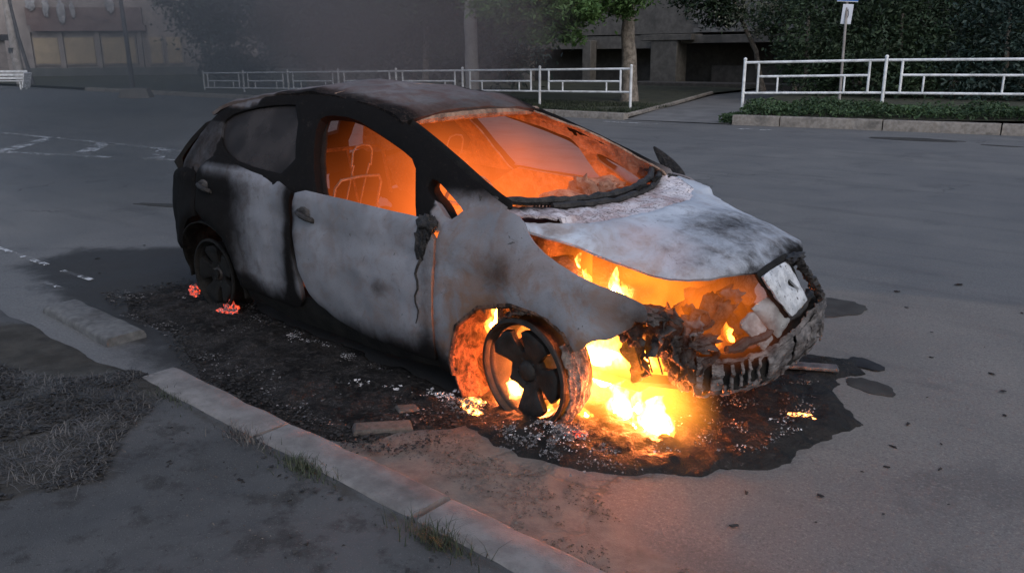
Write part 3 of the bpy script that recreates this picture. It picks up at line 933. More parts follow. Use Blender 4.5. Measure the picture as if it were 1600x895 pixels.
# what the fire left of the near front tyre: wrinkled wire band round the leading side and the top
def tyre_band(name, parent, a0, a1, y0, y1, r0, seed, mat):
    n, m = 60, 17
    v = []; f = []
    for i in range(n+1):
        a = a0+(a1-a0)*i/n
        for j in range(m):
            t = j/(m-1)
            tear = .05*max(0, nz(a*5, seed, 2))*(1 if j in (0, m-1) else 0)
            rr = r0-.004+.014*math.sin(t*PI)+.014*nz(a*2.2+seed, t*3)+.012*nz(a*1.6, t*11+seed)
            v.append((rr*math.cos(a), y0+(y1-y0)*t+tear*(1 if j == 0 else -1), rr*math.sin(a)))
    for i in range(n):
        for j in range(m-1):
            p = i*m+j
            f.append((p, p+1, p+m+1, p+m))
    o = mesh_obj(name, v, f, mat, parent)
    sm = o.modifiers.new('thickness', 'SOLIDIFY'); sm.thickness = .006
    return o
fw_inv = .2
tyre_band('tyre_remnant', fw, -.75, 1.15, .01, .15, .248, 3, MT['tyre'])
tyre_band('tyre_remnant', fw, 2.0, 3.6, .05, .18, .25, 8, MT['tyre'])

# wheel-arch liners: scorched bowls behind the arches
def liner(name, hx, s, rr, a0, a1):
    n, m = 64, 16
    v = []; f = []
    for i in range(n+1):
        a = a0+(a1-a0)*i/n
        for j in range(m):
            t = j/(m-1)
            r = rr+.03*t+(.028*nz(a*3.2, t*4, hx)+.014*nz(a*9, t*11, hx+4))*min(1, t*5)
            x = hx+r*1.05*math.cos(a)-.02
            z = .215+r*math.sin(a)*.96
            w = min(.86, Wd(x, max(z, .2)))-.012
            v.append((x, s*(w-(w-.50)*t), z))
    for i in range(n):
        for j in range(m-1):
            p = i*m+j
            f.append((p, p+1, p+m+1, p+m))
    o = mesh_obj(name, v, f, MT['liner'] if hx > -1 else MT['black'], CAR)
    sm = o.modifiers.new('thickness', 'SOLIDIFY'); sm.thickness = .008
for s in (-1, 1):
    liner('wheel_arch_liner', -.03, s, .385, math.radians(48), math.radians(232))
    liner('wheel_arch_liner', -2.65, s, .385, math.radians(-10), math.radians(190))
    panel('inner_wing', [(-.42, .10), (.10, .30), (.12, .52), (-.03, .60), (-.3, .56), (-.42, .4)], lambda x, z, s=s: (x, s*(.50+.02*nz(x*5, z*5)), z), MT['liner'], CAR, g=.05, t=.012, r=.004, flip=s > 0, warp=.006)
# rolled arch lip of the near fender
g = Geo()
AR = [(.272, .41), (.225, .482), (.115, .534), (-.054, .552), (-.24, .51), (-.375, .395), (-.435, .22), (-.44, .13)]
g.tube([(x, -Wd(x, z)+.006, z) for x, z in AR], [.014+.006*nz(k*1.3, 2) for k in range(len(AR))], 7)
for k in range(26):
    t = k/25*(len(AR)-1); i = min(int(t), len(AR)-2); u = t-i
    x, z = AR[i][0]+(AR[i+1][0]-AR[i][0])*u, AR[i][1]+(AR[i+1][1]-AR[i][1])*u
    L = .07*(nz(k*1.7, 6)-.05)
    if L < .006: continue
    dx, dz = -x, .24-z; dl = math.hypot(dx, dz)
    g.tube([(x, -Wd(x, z)+.004, z), (x+dx/dl*L*.6, -Wd(x, z)+.012, z+dz/dl*L*.6), (x+dx/dl*L+.004, -Wd(x, z)+.006, z+dz/dl*L)], [.011, .008, .003], 5)
g.obj('arch_lip', MT['liner'], CAR)

# engine bay: drive unit, strut tower, crumpled ducts and brackets
g = Geo(); g.box((.02, .0, .42), (.50, .78, .34)); g.box((.05, .05, .63), (.36, .5, .14)); g.lump((.15, -.12, .5), (.2, .25, .2), .4, 2, 3, 2)
bevel(g.obj('drive_unit', MT['char'], CAR), .03)
g = Geo()
g.box((.10, -.38, .60), (.11, .09, .22)); g.box((.125, -.38, .73), (.04, .05, .05)); g.lump((.1, -.36, .5), (.1, .09, .1), .4, 2, 2, 7)
bevel(g.obj('burnt_inverter_box', MT['char'], CAR), .012)
for s in (-1, 1):
    g = Geo(); g.lump((-.05, s*.52, .55), (.11, .10, .16), .25, 2, 3, 5); g.tube([(.0, s*.5, .3), (-.03, s*.52, .62)], .04, 8)
    g.obj('strut_tower', MT['inner'], CAR)
def crumple(name, c, size, rot, seed, mat, amp=.05, n=14):
    v = []; f = []
    for i in range(n):
        for j in range(n):
            a, b = i/(n-1)-.5, j/(n-1)-.5
            e = 1+.25*nz(a*5+seed, b*5)
            v.append(Vector((a*size[0]*e, b*size[1]*e, amp*(nz(a*1.6+seed, b*1.6, seed)*1.8+.35*abs(nz(a*5, b*5+seed, 3))-1.5*b*b))))
    R = Matrix.Rotation(rot[2], 3, 'Z') @ Matrix.Rotation(rot[1], 3, 'Y') @ Matrix.Rotation(rot[0], 3, 'X')
    v = [R @ p+Vector(c) for p in v]
    for i in range(n-1):
        for j in range(n-1):
            p = i*n+j
            f.append((p, p+n, p+n+1, p+1))
    o = mesh_obj(name, v, f, mat, CAR)
    sm = o.modifiers.new('thickness', 'SOLIDIFY'); sm.thickness = .004
    return o
crumple('crumpled_duct', (.60, -.33, .47), (.13, .24), (1.1, .4, .3), 2, MT['liner'], .06)
crumple('crumpled_bracket', (.66, -.20, .50), (.11, .20), (.9, -.6, .9), 5, MT['liner'], .06)
crumple('crumpled_bracket', (.63, -.22, .55), (.10, .14), (1.4, .2, -.5), 8, MT['alu'], .04)
crumple('crumpled_duct', (.55, -.42, .45), (.16, .2), (1.3, .5, -.3), 11, MT['liner'], .07)
crumple('crumpled_bracket', (.68, -.12, .44), (.12, .16), (1.3, -.3, .2), 14, MT['liner'], .05)
crumple('radiator_sheet', (.50, -.05, .40), (.9, .35), (PI/2, 0, PI/2+.05), 21, MT['liner'], .05, 22)
g = Geo()   # near end of the front panel: lumps of headlamp and bumper plastic
for c, r, sd in (((.44, -.61, .55), (.11, .07, .035), 1), ((.50, -.52, .44), (.07, .06, .09), 2), ((.55, -.46, .31), (.07, .06, .10), 4), ((.60, -.42, .41), (.08, .09, .03), 7), ((.40, -.63, .47), (.06, .04, .06), 6)):
    g.lump(c, r, .55, 2.4, 4, sd)
g.obj('melted_headlamp', MT['slag'], CAR)
for i, (c, sz, rot, mt) in enumerate([((.47, -.59, .46), (.20, .17), (1.35, .25, -.55), 'slag'), ((.54, -.49, .36), (.16, .22), (1.5, .1, -.8), 'slag'), ((.42, -.60, .36), (.12, .20), (1.4, -.4, -.3), 'liner'), ((.57, -.44, .45), (.15, .12), (1.0, .5, -.9), 'alu'), ((.50, -.55, .55), (.18, .10), (.5, .2, -.6), 'slag'), ((.62, -.40, .30), (.12, .20), (1.5, .0, -1.0), 'slag')]):
    crumple('torn_sheet', c, sz, rot, 31+i*3, MT[mt], .045, 16)
g = Geo()
for k in range(7):       # burnt wires and hoses hanging in the corner
    x0, y0, z0 = .42+.03*k, -.60+.035*k, .50-.012*k
    g.tube([(x0, y0, z0), (x0+.02*nz(k, 1), y0-.02, z0-.10), (x0+.03+.04*nz(k, 4), y0-.01, z0-.20-.03*nz(k, 9))], .0045, 5)
g.obj('burnt_wiring', MT['char'], CAR)

# bumper beam curving round the nose, with solidified drips
BP_ = [(.60, -.44, .265, .16), (.70, -.28, .25, .14), (.775, -.12, .26, .14), (.83, .04, .33, .16), (.855, .16, .385, .18), (.845, .27, .42, .17), (.80, .36, .44, .14)]
BXY = np.array(BP_)
def beam_at(t):
    u = t*(len(BP_)-1)
    return [float(np.interp(u, range(len(BP_)), BXY[:, k])) for k in range(4)]
n, v, f = 48, [], []
for i in range(n+1):
    x, y, z, h = beam_at(i/n)
    x2, y2, _, _ = beam_at(min(1, i/n+.01)); x1, y1, _, _ = beam_at(max(0, i/n-.01))
    tx, ty = x2-x1, y2-y1; L = math.hypot(tx, ty); nx_, ny_ = ty/L, -tx/L
    if nx_ < 0: nx_, ny_ = -nx_, -ny_
    for k, (o_, zz) in enumerate(((.0, .5), (.022, .46), (.03, .40), (.012, .3), (.012, -.3), (.03, -.42), (.02, -.5), (-.05, -.5), (-.05, .5))):
        w = .010*nz(i*.35, k*.8, 3)
        v.append((x+nx_*(o_+w), y+ny_*(o_+w), z+h*zz+.014*nz(i*.5, k, 7)))
m = 9
for i in range(n):
    for k in range(m):
        a, b = i*m+k, i*m+(k+1) % m
        f.append((a, b, b+m, a+m))
f.append(tuple(reversed(range(m)))); f.append(tuple(n*m+k for k in range(m)))
o = mesh_obj('bumper_beam', v, f, MT['black'], CAR); shade_angle(o, 50)
def nose_map(t, w):
    x, y, z, h = beam_at(min(1, max(0, t)))
    x2, y2, _, _ = beam_at(min(1, t+.03)); x1, y1, _, _ = beam_at(max(0, t-.03)); tx, ty = x2-x1, y2-y1; q_ = math.hypot(tx, ty) or 1
    nx_, ny_ = ty/q_, -tx/q_
    if nx_ < 0: nx_, ny_ = -nx_, -ny_
    out = .040+.012*nz(t*9, w*3, 2)-.02*abs(w)**2
    return (x+nx_*out, y+ny_*out, z+h*w*.62+.012*nz(t*7, w*2, 5))
DR = random.Random(5)
slots = []
t = .03
while t < .93:
    wd = DR.uniform(.024, .042) if t < .30 else DR.uniform(.006, .016)
    if .30 < t < .42 or DR.random() < (.08 if t < .3 else .45):
        t += .03; continue
    top = DR.uniform(.55, .80) if t < .3 else DR.uniform(.0, .75); bot = -DR.uniform(.55, .95) if t < .3 else -DR.uniform(.1, .9)
    slots.append([(t, bot), (t+wd*.5, bot-.06), (t+wd, bot+.04), (t+wd*.95, 0), (t+wd, top-.05), (t+wd*.5, top), (t+.001, top-.08)])
    t += wd+(DR.uniform(.011, .020) if t < .30 else DR.uniform(.016, .06))
ol = [(u, -1.02-.16*nz(u*16, 1)-(.22*max(0, nz(u*40, 4)))) for u in np.linspace(0, 1, 70)]+[(u, .92+.10*nz(u*14, 3)+.10*nz(u*35, 8)) for u in np.linspace(1, 0, 70)]
panel('front_grille', ol, nose_map, MT['alu'], CAR, holes=slots, g=.022, t=.006, r=.003, warp=.004, smooth_n=0, sharp=50)
for i in range(7):      # solidified drips hanging from the panel
    t = min(.97, max(.03, (i+DR.random())/7))
    x, y, z = nose_map(t, -.8)
    g = Geo(); L = .008+.03*DR.random()**2; w = .004+.005*DR.random()
    g.tube([(x, y, z+.03), (x+.003, y, z), (x+.002, y+.002, z-L*.6), (x+.003, y+.001, z-L)], [w*1.4, w*1.2, w*.7, w*.9], 6)
    g.obj('aluminium_drip', MT['alu'], o)
# upper radiator tie bar, ragged
g = Geo()
ys_ = np.linspace(-.40, .5, 30)
g.tube([(.70+.14*(1-((y-.05)/.5)**2)+.012*nz(y*9, 1), y, .40+.11*clamp01((y+.35)/.5)+.012*nz(y*12, 6)) for y in ys_], [.020+.012*nz(y*11, 9) for y in ys_], 8)
g.obj('radiator_tie_bar', MT['char'], CAR)
# white charge-port lid at the nose and its tilted lower panel
def quad_panel(name, A, B, C, D, bulge, mat, parent=None, holes=(), seed=0.0, t=.012):
    A, B, C, D = map(Vector, (A, B, C, D))
    nrm = (B-A).cross(D-A).normalized()
    if nrm.x < 0: nrm = -nrm
    def mp(a, b):
        p = A*(1-a)*(1-b)+B*a*(1-b)+C*a*b+D*(1-a)*b
        return tuple(p+nrm*(bulge*(1-(2*a-1)**4)*(1-(2*b-1)**4)+.006*nz(a*4+seed, b*4)))
    P0, P1, P2 = (Vector(mp(*q)) for q in ((.5, .5), (.6, .5), (.5, .6)))
    fl = (P1-P0).cross(P2-P0).dot(nrm) < 0
    return panel(name, [(.05, .0), (.5, -.01), (.93, .0), (1, .06), (1.01, .5), (1, .92), (.94, 1), (.5, 1.01), (.07, 1), (0, .95), (-.01, .5), (0, .06)], mp, mat, parent or CAR, holes=holes, g=.07, t=t, r=.003, flip=fl, warp=.003, smooth_n=1)
lid = quad_panel('charge_port_lid', (.80, -.273, .702), (.80, -.01, .725), (.885, .055, .545), (.885, -.11, .50), .010, MT['white'], holes=[[(.55, .42), (.70, .34), (.74, .5), (.82, .62), (.74, .70), (.66, .56)]])
quad_panel('lid_backing', (.775, -.285, .715), (.775, .03, .75), (.86, .09, .54), (.86, -.11, .485), .02, MT['black'], lid, t=.02)
quad_panel('charge_port_panel', (.775, -.30, .565), (.80, -.16, .60), (.855, -.05, .47), (.83, -.12, .39), .02, MT['lid_grey'], seed=5)
quad_panel('charge_port_bracket', (.765, -.365, .505), (.78, -.27, .55), (.82, -.14, .40), (.80, -.19, .35), .004, MT['lid_grey'], seed=8)
g = Geo()
for k in range(9):
    g.lump((.83+.006*k, .06+.018*k, .70-.022*k), (.022, .02, .022), .8, 3, 2, k*2.2)
g.lump((.80, .05, .72), (.03, .09, .02), .5, 3, 3, 3)
g.obj('burnt_trim', MT['char'], CAR)
# undertray, subframe and axle under the front
g = Geo()
g.box((.10, 0, .17), (.55, 1.0, .05)); g.tube([(0, -.8, .24), (0, .8, .24)], .025, 8)
g.tube([(.35, -.5, .2), (.62, -.42, .22)], .03, 8); g.tube([(.35, .5, .2), (.62, .42, .22)], .03, 8)
g.obj('front_subframe', MT['black'], CAR)
g = Geo(); g.box((-1.42, 0, .15), (1.7, 1.3, .08)); g.tube([(-2.65, -.8, .24), (-2.65, .8, .24)], .03, 8)
g.obj('battery_tray', MT['black'], CAR)

# ------------------------------------------------------------------ fire
def flame_mat(name, strength, col=(1.0, .42, .07)):
    M = Mat(name)
    n = M.noise(14, 4, .6, dist=.8)
    e = M.n('ShaderNodeEmission')
    e.inputs['Color'].default_value = (*col, 1)
    M.l(M.ramp(n, .3, .7, strength*.45, strength*1.3), e.inputs['Strength'])
    M.l(e.outputs[0], M.out.inputs['Surface'])
    return M.m
def glow_mat(name, strength, c, r, col=(1.0, .30, .03), power=1.6, nsc=5.0, namt=.7, absorb=0.0, acol=(.35, .2, .12)):
    """bloom and fire-lit haze, painted: volume emission fading from the centre c over the radii r"""
    M = Mat(name)
    mp = M.n('ShaderNodeVectorMath', operation='SUBTRACT'); M.l(M.pos(), mp.inputs[0]); mp.inputs[1].default_value = c
    dv = M.n('ShaderNodeVectorMath', operation='DIVIDE'); M.l(mp.outputs[0], dv.inputs[0]); dv.inputs[1].default_value = r
    ln = M.n('ShaderNodeVectorMath', operation='LENGTH'); M.l(dv.outputs[0], ln.inputs[0])
    f = M.math('POWER', M.math('SUBTRACT', 1.0, ln.outputs['Value'], clamp=True), power)
    st = M.n('ShaderNodeMapping'); M.l(M.pos(), st.inputs['Vector']); st.inputs['Scale'].default_value = (1, 1, .55)
    n = M.ramp(M.noise(nsc, 3, .55, vec=st.outputs[0], dist=.4), .3, .7, 1-namt, 1+namt)
    s = M.math('MULTIPLY', M.math('MULTIPLY', f, n), strength)
    e = M.n('ShaderNodeEmission'); e.inputs['Color'].default_value = (*col, 1)
    M.l(s, e.inputs['Strength'])
    last = e.outputs[0]
    if absorb > 0:
        a = M.n('ShaderNodeVolumeAbsorption'); a.inputs['Color'].default_value = (*acol, 1); a.inputs['Density'].default_value = absorb
        ad = M.n('ShaderNodeAddShader'); M.l(last, ad.inputs[0]); M.l(a.outputs[0], ad.inputs[1]); last = ad.outputs[0]
    M.l(last, M.out.inputs['Volume'])
    return M.m

def tongue(g, c, h, r, lean=(0, 0), seed=0.0, n=12, m=14):
    """one flame tongue: a tapering twisted body"""
    v = []; f = []
    for i in range(m+1):
        t = i/m
        rr = r*(math.sin(min(1, t*1.9+.18)*PI/2))*(1-t)**.75+.0015
        cx = c[0]+lean[0]*t*t+.35*r*nz(t*2.2, seed)*t*2
        cy = c[1]+lean[1]*t*t+.35*r*nz(t*2.2, seed+5)*t*2
        for k in range(n):
            a = 2*PI*k/n+t*1.2
            q = rr*(1+.45*nz(math.cos(a)*1.3+seed, math.sin(a)*1.3, t*3.5))
            v.append((cx+q*math.cos(a), cy+q*math.sin(a), c[2]+h*t))
    for i in range(m):
        for k in range(n):
            f.append((i*n+k, i*n+(k+1) % n, (i+1)*n+(k+1) % n, (i+1)*n+k))
    f.append(tuple(reversed(range(n)))); f.append(tuple(m*n+k for k in range(n)))
    g.add(v, f)

FM_HOT = flame_mat('flame_white_hot', 650.0, (1.0, .19, .05))
FM_MID = flame_mat('flame_yellow', 60.0, (1.0, .19, .03))
FM_LOW = flame_mat('flame_orange', 9.0, (1.0, .18, .02))

def flame_gas(name, strength, col=(1.0, .36, .05)):
    M = Mat(name)
    st = M.n('ShaderNodeMapping'); M.l(M.pos(), st.inputs['Vector']); st.inputs['Scale'].default_value = (1, 1, .5)
    n = M.noise(30, 4, .7, vec=st.outputs[0], dist=1.2)
    e = M.n('ShaderNodeEmission'); e.inputs['Color'].default_value = (*col, 1)
    M.l(M.ramp(n, .40, .64, strength*.04, strength*1.6), e.inputs['Strength'])
    M.l(e.outputs[0], M.out.inputs['Volume'])
    return M.m
FG = {FM_HOT.name: flame_gas('flame_gas_hot', 150.0, (1.0, .40, .07)), FM_MID.name: flame_gas('flame_gas_mid', 60.0, (1.0, .33, .04)), FM_LOW.name: flame_gas('flame_gas_low', 16.0, (1.0, .22, .02))}
def fire(name, label, tongues, glow=None, group='flames burning on and under the car'):
    base = tongues[0][0]
    root = empty(name, (base[0], base[1], base[2]), label=label, cat='flame', group=group)
    for (c, h, r, lean, mt, sd) in tongues:
        p = (c[0]-base[0], c[1]-base[1], c[2]-base[2])
        g = Geo(); tongue(g, p, h*1.15, r*1.35, lean, sd)
        o = g.obj('flame_tongue', FG[mt.name], root, sharp=0)
        g = Geo(); tongue(g, (p[0], p[1], p[2]+.004), h*.55, r*.62, (lean[0]*.4, lean[1]*.4), sd+.6)
        g.obj('flame_core', mt, o, sharp=0)
    if glow:
        c, r, st = glow[:3]
        g = Geo(); g.lump((c[0]-base[0], c[1]-base[1], c[2]-base[2]), r, .0, 1, 3, 0)
        g.obj('glow_haze', glow_mat('haze_'+name, st, c, r, *glow[3:]), root, sharp=0)  # emissive halo standing in for bloom and smoke lit by the flames
    return root
def cluster(cx, cy, z, sx, sy, n, h, r, mats, seed):
    q_ = random.Random(seed)
    out = []
    for i in range(n):
        k = q_.uniform(.45, 1.15)
        out.append(((cx+q_.uniform(-sx, sx), cy+q_.uniform(-sy, sy), z), h*k, r*q_.uniform(.6, 1.2), (q_.uniform(-.02, .03), q_.uniform(-.02, .02)), mats[i % len(mats)], seed+i*1.37))
    return out

fire('ground_flame', 'large white-hot flame on the ground below the melted bumper corner',
     [((.50, -.57, .0), .17, .075, (.01, .0), FM_HOT, 1)]+cluster(.50, -.58, 0, .075, .06, 6, .12, .045, [FM_HOT, FM_HOT, FM_MID], 3)+cluster(.50, -.62, 0, .13, .06, 5, .045, .02, [FM_MID], 8),
     ((.49, -.55, .10), (.30, .30, .28), 7.0))
fire('ground_flame', 'tall yellow flame between front wheel and melted bumper',
     [((.27, -.52, .0), .16, .05, (.01, .01), FM_HOT, 4)]+cluster(.29, -.53, 0, .09, .06, 8, .13, .034, [FM_HOT, FM_MID], 13)+cluster(.36, -.60, 0, .07, .05, 4, .05, .022, [FM_HOT, FM_MID], 19),
     ((.25, -.48, .18), (.36, .34, .36), 9.0))
fire('ground_flame', 'wide yellow fire behind the front wheel under the drive unit',
     [((.12, -.42, .08), .28, .11, (0, 0), FM_MID, 7)]+cluster(.16, -.40, .10, .16, .08, 9, .24, .075, [FM_MID, FM_MID, FM_HOT], 23)+cluster(.10, -.60, 0, .09, .05, 5, .09, .035, [FM_HOT, FM_MID], 29),
     ((.14, -.45, .26), (.46, .40, .40), 11.0))
fire('wheel_flame', 'bright yellow flame burning inside the near front wheel',
     [((-.15, -.745, .03), .16, .055, (.02, 0), FM_HOT, 20), ((-.04, -.745, .02), .12, .04, (0, 0), FM_HOT, 21), ((.06, -.745, .02), .06, .03, (0, 0), FM_MID, 27), ((.10, -.66, .04), .10, .05, (0, 0), FM_MID, 22), ((-.24, -.70, .04), .22, .05, (.03, 0), FM_MID, 23), ((-.30, -.66, .03), .14, .045, (.03, 0), FM_MID, 24)],
     ((-.10, -.60, .2), (.32, .20, .32), 8.0))
fire('engine_bay_flame', 'yellow flame in the headlamp opening beside the dark inverter box',
     [((-.03, -.44, .52), .17, .04, (.01, .01), FM_HOT, 30), ((.01, -.42, .50), .12, .04, (0, 0), FM_MID, 31), ((.19, -.45, .50), .16, .035, (.01, 0), FM_HOT, 32), ((.22, -.43, .50), .10, .04, (0, 0), FM_MID, 33), ((.05, -.30, .50), .14, .07, (0, 0), FM_LOW, 34)],
     ((.20, -.38, .60), (.55, .40, .30), 5.5, (1.0, .20, .016)))
fire('engine_bay_flame', 'orange fire among the crumpled brackets behind the white lid',
     [((.50, -.12, .26), .13, .06, (0, 0), FM_LOW, 36), ((.44, -.30, .28), .13, .05, (0, 0), FM_MID, 37), ((.58, -.04, .30), .14, .05, (0, 0), FM_LOW, 38)],
     ((.58, -.24, .48), (.34, .36, .26), 2.2, (1.0, .20, .016)))
# cabin fire: low flames on the floor, fire-lit smoke painted as emission up to the roof
cab = fire('cabin_fire', 'orange fire with painted glow haze filling the car cabin behind the empty windscreen',
           [((-.80, -.45, .24), .36, .13, (.02, 0), FM_MID, 41), ((-.75, .30, .24), .36, .15, (0, 0), FM_LOW, 42), ((-1.15, -.05, .38), .22, .12, (0, 0), FM_MID, 43), ((-.60, -.1, .24), .34, .14, (0, 0), FM_MID, 44), ((-1.45, .5, .24), .20, .12, (0, 0), FM_LOW, 45), ((-.45, -.52, .24), .36, .12, (0, 0), FM_MID, 46)])
# closed cabin body for the painted glow
xs_ = np.linspace(-2.6, -.30, 24)
v, f = [], []
m = 20
for i, x in enumerate(xs_):
    zt = RZ(x)-.03 if x < -1.09 else float(np.interp(x, [-1.09, -.30], [RZ(-1.09)-.035, .93]))
    sec = []
    for z in np.linspace(.24, zt, 8): sec.append((-(Wd(x, max(z, .45))-.12 if z < .86 else Wd(x, z)-.065), z))
    top = sec[-1][0]
    for k in range(1, 5): sec.append((top+(-2*top)*k/5, zt+.02*math.sin(PI*k/5)))
    for y_, z in reversed(sec[:8]): sec.append((-y_, z))
    m = len(sec)
    v += [(x-CAR.location.x, y_, z) for y_, z in sec]
for i in range(len(xs_)-1):
    for k in range(m):
        a, b = i*m+k, i*m+(k+1) % m
        f.append((a, a+m, b+m, b))
f.append(tuple(range(m))); f.append(tuple((len(xs_)-1)*m+k for k in reversed(range(m))))
base = cab.location
cabin_glow = mesh_obj('glow_haze', [(p[0]-base[0], p[1]-base[1], p[2]-base[2]) for p in v], f,
               glow_mat('haze_cabin', .85, (-.75, -.35, .55), (1.5, 1.5, 1.05), (1.0, .18, .028), 1.0, 2.2, .6, .40, (.42, .2, .12)), cab)  # smoke lit by the cabin fire, painted as a self-glowing volume

# embers: glowing lumps with ash
def ember_mat(name, strength, hot=(1.0, .22, .05)):
    M = Mat(name)
    n = M.noise(45, 4, .7, dist=.6)
    n2 = M.noise(120, 3)
    c = M.mix(M.ramp(n2, .4, .6), (.02, .018, .018), (.16, .15, .15))
    e = M.math('MULTIPLY', M.ramp(n, .46, .66), strength)
    return M.bsdf(c, .95, 0, M.bump(n2, .7, .004), .1, hot, e)
EM_RED = ember_mat('red_embers', 1.1, (1.0, .065, .012))
EM_ORANGE = ember_mat('orange_embers', 9.0, (1.0, .30, .06))
def embers(label, pts, mat, name='ember_heap'):
    base = pts[0][0]
    root = empty(name, (base[0], base[1], 0), label=label, cat='embers', group='glowing embers on the ground')
    for i, (c, r) in enumerate(pts):
        g = Geo(); g.lump((c[0]-base[0], c[1]-base[1], c[2]), r, .5, 2.4, 3, i*3.3+c[0]*7, flat=None)
        g.obj('ember', mat, root)
    return root
embers('red embers glowing behind the rear wheel on the car tail side', [((-3.10, -.72, .02), (.04, .035, .05)), ((-3.05, -.75, .012), (.05, .035, .022)), ((-3.0, -.78, .01), (.035, .025, .014))], EM_RED)
embers('red embers glowing at the front of the rear wheel', [((-2.50, -.80, .02), (.055, .04, .05)), ((-2.45, -.83, .012), (.05, .04, .022)), ((-2.55, -.84, .012), (.045, .035, .02)), ((-2.51, -.79, .06), (.018, .016, .04)), ((-2.41, -.82, .01), (.03, .025, .014))], EM_RED)
embers('small bright ember fire on the black crust before the bumper', [((.92, -.05, .012), (.05, .045, .03)), ((.95, -.02, .01), (.045, .03, .025)), ((.90, -.11, .01), (.018, .016, .012)), ((.945, -.10, .01), (.022, .018, .014)), ((.97, -.05, .01), (.03, .02, .012))], EM_ORANGE)
embers('thin broken line of embers at the front edge of the crust', [((.70+.03*k+.01*nz(k*1.3, 2), -.60+.035*k+.02*nz(k*1.9, 5), .012), (.020+.008*nz(k*2.2, 7), .010, .006)) for k in range(8)], EM_ORANGE)
embers('pale glowing chunks on the ash left of the front wheel', [((-.30, -.90, .012), (.05, .03, .022)), ((-.23, -.93, .012), (.045, .026, .02)), ((-.33, -.85, .012), (.05, .04, .02)), ((-.26, -.86, .015), (.05, .03, .03))], EM_ORANGE)
embers('red embers in the grey ash heap right of the front wheel', [((.23, -.84, .03), (.035, .03, .02)), ((.17, -.88, .02), (.03, .025, .015)), ((.29, -.83, .03), (.03, .03, .018))], EM_RED)

# ------------------------------------------------------------------ ash, crust and rubble round the car
M = Mat('black_crust')
n1, n2, n3 = M.noise(6, 6, .7, dist=.8), M.noise(35, 5, .7), M.noise(140, 3)
c = M.mix(M.ramp(n1, .35, .65), (.006, .0058, .0055), (.02, .017, .015))
c = M.mix(M.math('MULTIPLY', M.ramp(n2, .60, .70), .6), c, (.09, .075, .068))
MT['crust'] = M.bsdf(c, M.ramp(n1, .3, .7, .6, .9), 0, M.bump(M.math('ADD', n2, M.math('MULTIPLY', n1, 2.0)), .9, .018), .18)
CRUST = [(-.30, -.98), (-.05, -1.06), (.18, -1.10), (.34, -1.06), (.56, -.985), (.70, -.86), (.84, -.72), (.97, -.58), (1.08, -.43), (1.05, -.30), (1.10, -.08), (1.15, .12), (1.03, .24), (.93, .40), (.86, .56), (.92, .74), (.85, .9), (.6, .8), (.3, .6), (.1, 0), (-.1, -.5), (-.35, -.75)]
D_ = None
def crust_map(x, y):
    e = float(edge_dist(np.array([[x, y]]), [np.array(CRUST)])[0])
    k = clamp01(e/.10)
    return (x, y, .010+.010*k+.030*k*max(0, nz(x*5, y*5, 1)+.12)+.022*k*abs(nz(x*17, y*17, 3)))
def jag(L, amp, fr, g=.03):
    R_ = resample(L, g)
    return [(p[0]+amp*nz(p[0]*fr, p[1]*fr, 1), p[1]+amp*nz(p[0]*fr, p[1]*fr, 9)) for p in R_]
cr = panel('melted_crust', jag(CRUST, .035, 7), crust_map, MT['crust'], None, g=.022, t=.03, r=.010, warp=.0, smooth_n=0)
tag(cr, 'black crust of melted plastic spread on the road under the burning nose', 'burnt residue')

def scatter_poly(poly, n, falloff=None):
    P = np.asarray(poly); lo, hi = P.min(0), P.max(0)
    out = np.zeros((0, 2))
    while len(out) < n:
        q_ = RNG.uniform(lo, hi, size=(n*3, 2))
        out = np.concatenate([out, q_[inside(q_, poly)]])
    return out[:n]
def clumpy(P, fr, lo, seed=0.0):
    w = np.array([nz(p[0]*fr+seed, p[1]*fr) for p in P])
    return P[w > lo]
MT['ash'] = simple('pale_ash', (.25, .245, .25), (.55, .54, .55), 60, .95, .4, 100, .003)
MT['ash_grey'] = simple('grey_ash', (.05, .049, .05), (.17, .165, .168), 40, .95, .4, 100, .003)
MT['charbits'] = simple('charcoal_bits', (.006, .006, .006), (.03, .028, .027), 40, .85, .4, 100, .003)
MT['darkgrit'] = simple('dark_grit', (.018, .017, .016), (.06, .055, .05), 40, .95, .4, 100, .003)
MT['dirtbits'] = simple('gravel_bits', (.05, .042, .036), (.14, .12, .105), 40, .95, .4, 100, .003)
def scatter(name, label, cat, P, size, mat, z=0.004, flat=.4, zf=None):
    Z = zf(P[:, 0], P[:, 1]) if zf else np.full(len(P), z)
    v, f = shards(np.column_stack([P, Z]), size, flat)
    o = mesh_obj(name, v, f.tolist(), mat, smooth=False)
    return tag(o, label, cat, kind='stuff')
M = Mat('ash_bed')
n1, n2, n3 = M.noise(5, 6, .7, dist=.6), M.noise(28, 5, .7), M.noise(120, 4, .7)
c = M.mix(M.ramp(n1, .35, .65), (.006, .0058, .0056), (.022, .020, .019))
c = M.mix(M.math('MULTIPLY', M.ramp(n2, .50, .64), .6), c, (.05, .045, .042))
c = M.mix(M.math('MULTIPLY', M.ramp(n3, .58, .66), M.ramp(n1, .42, .62)), c, (.10, .097, .096))
MT['ashbed'] = M.bsdf(c, .95, 0, M.bump(M.math('ADD', n2, M.math('MULTIPLY', n3, .5)), 1.0, .02), .1)
BED = [(-3.5, -1.05), (-3.0, -1.25), (-2.45, -1.25), (-1.6, -1.50), (-.70, -1.57), (-.40, -1.42), (-.30, -1.15), (-.15, -.98), (-.4, -.78), (-1.5, -.72), (-2.3, -.66), (-2.9, -.5), (-3.4, -.6)]
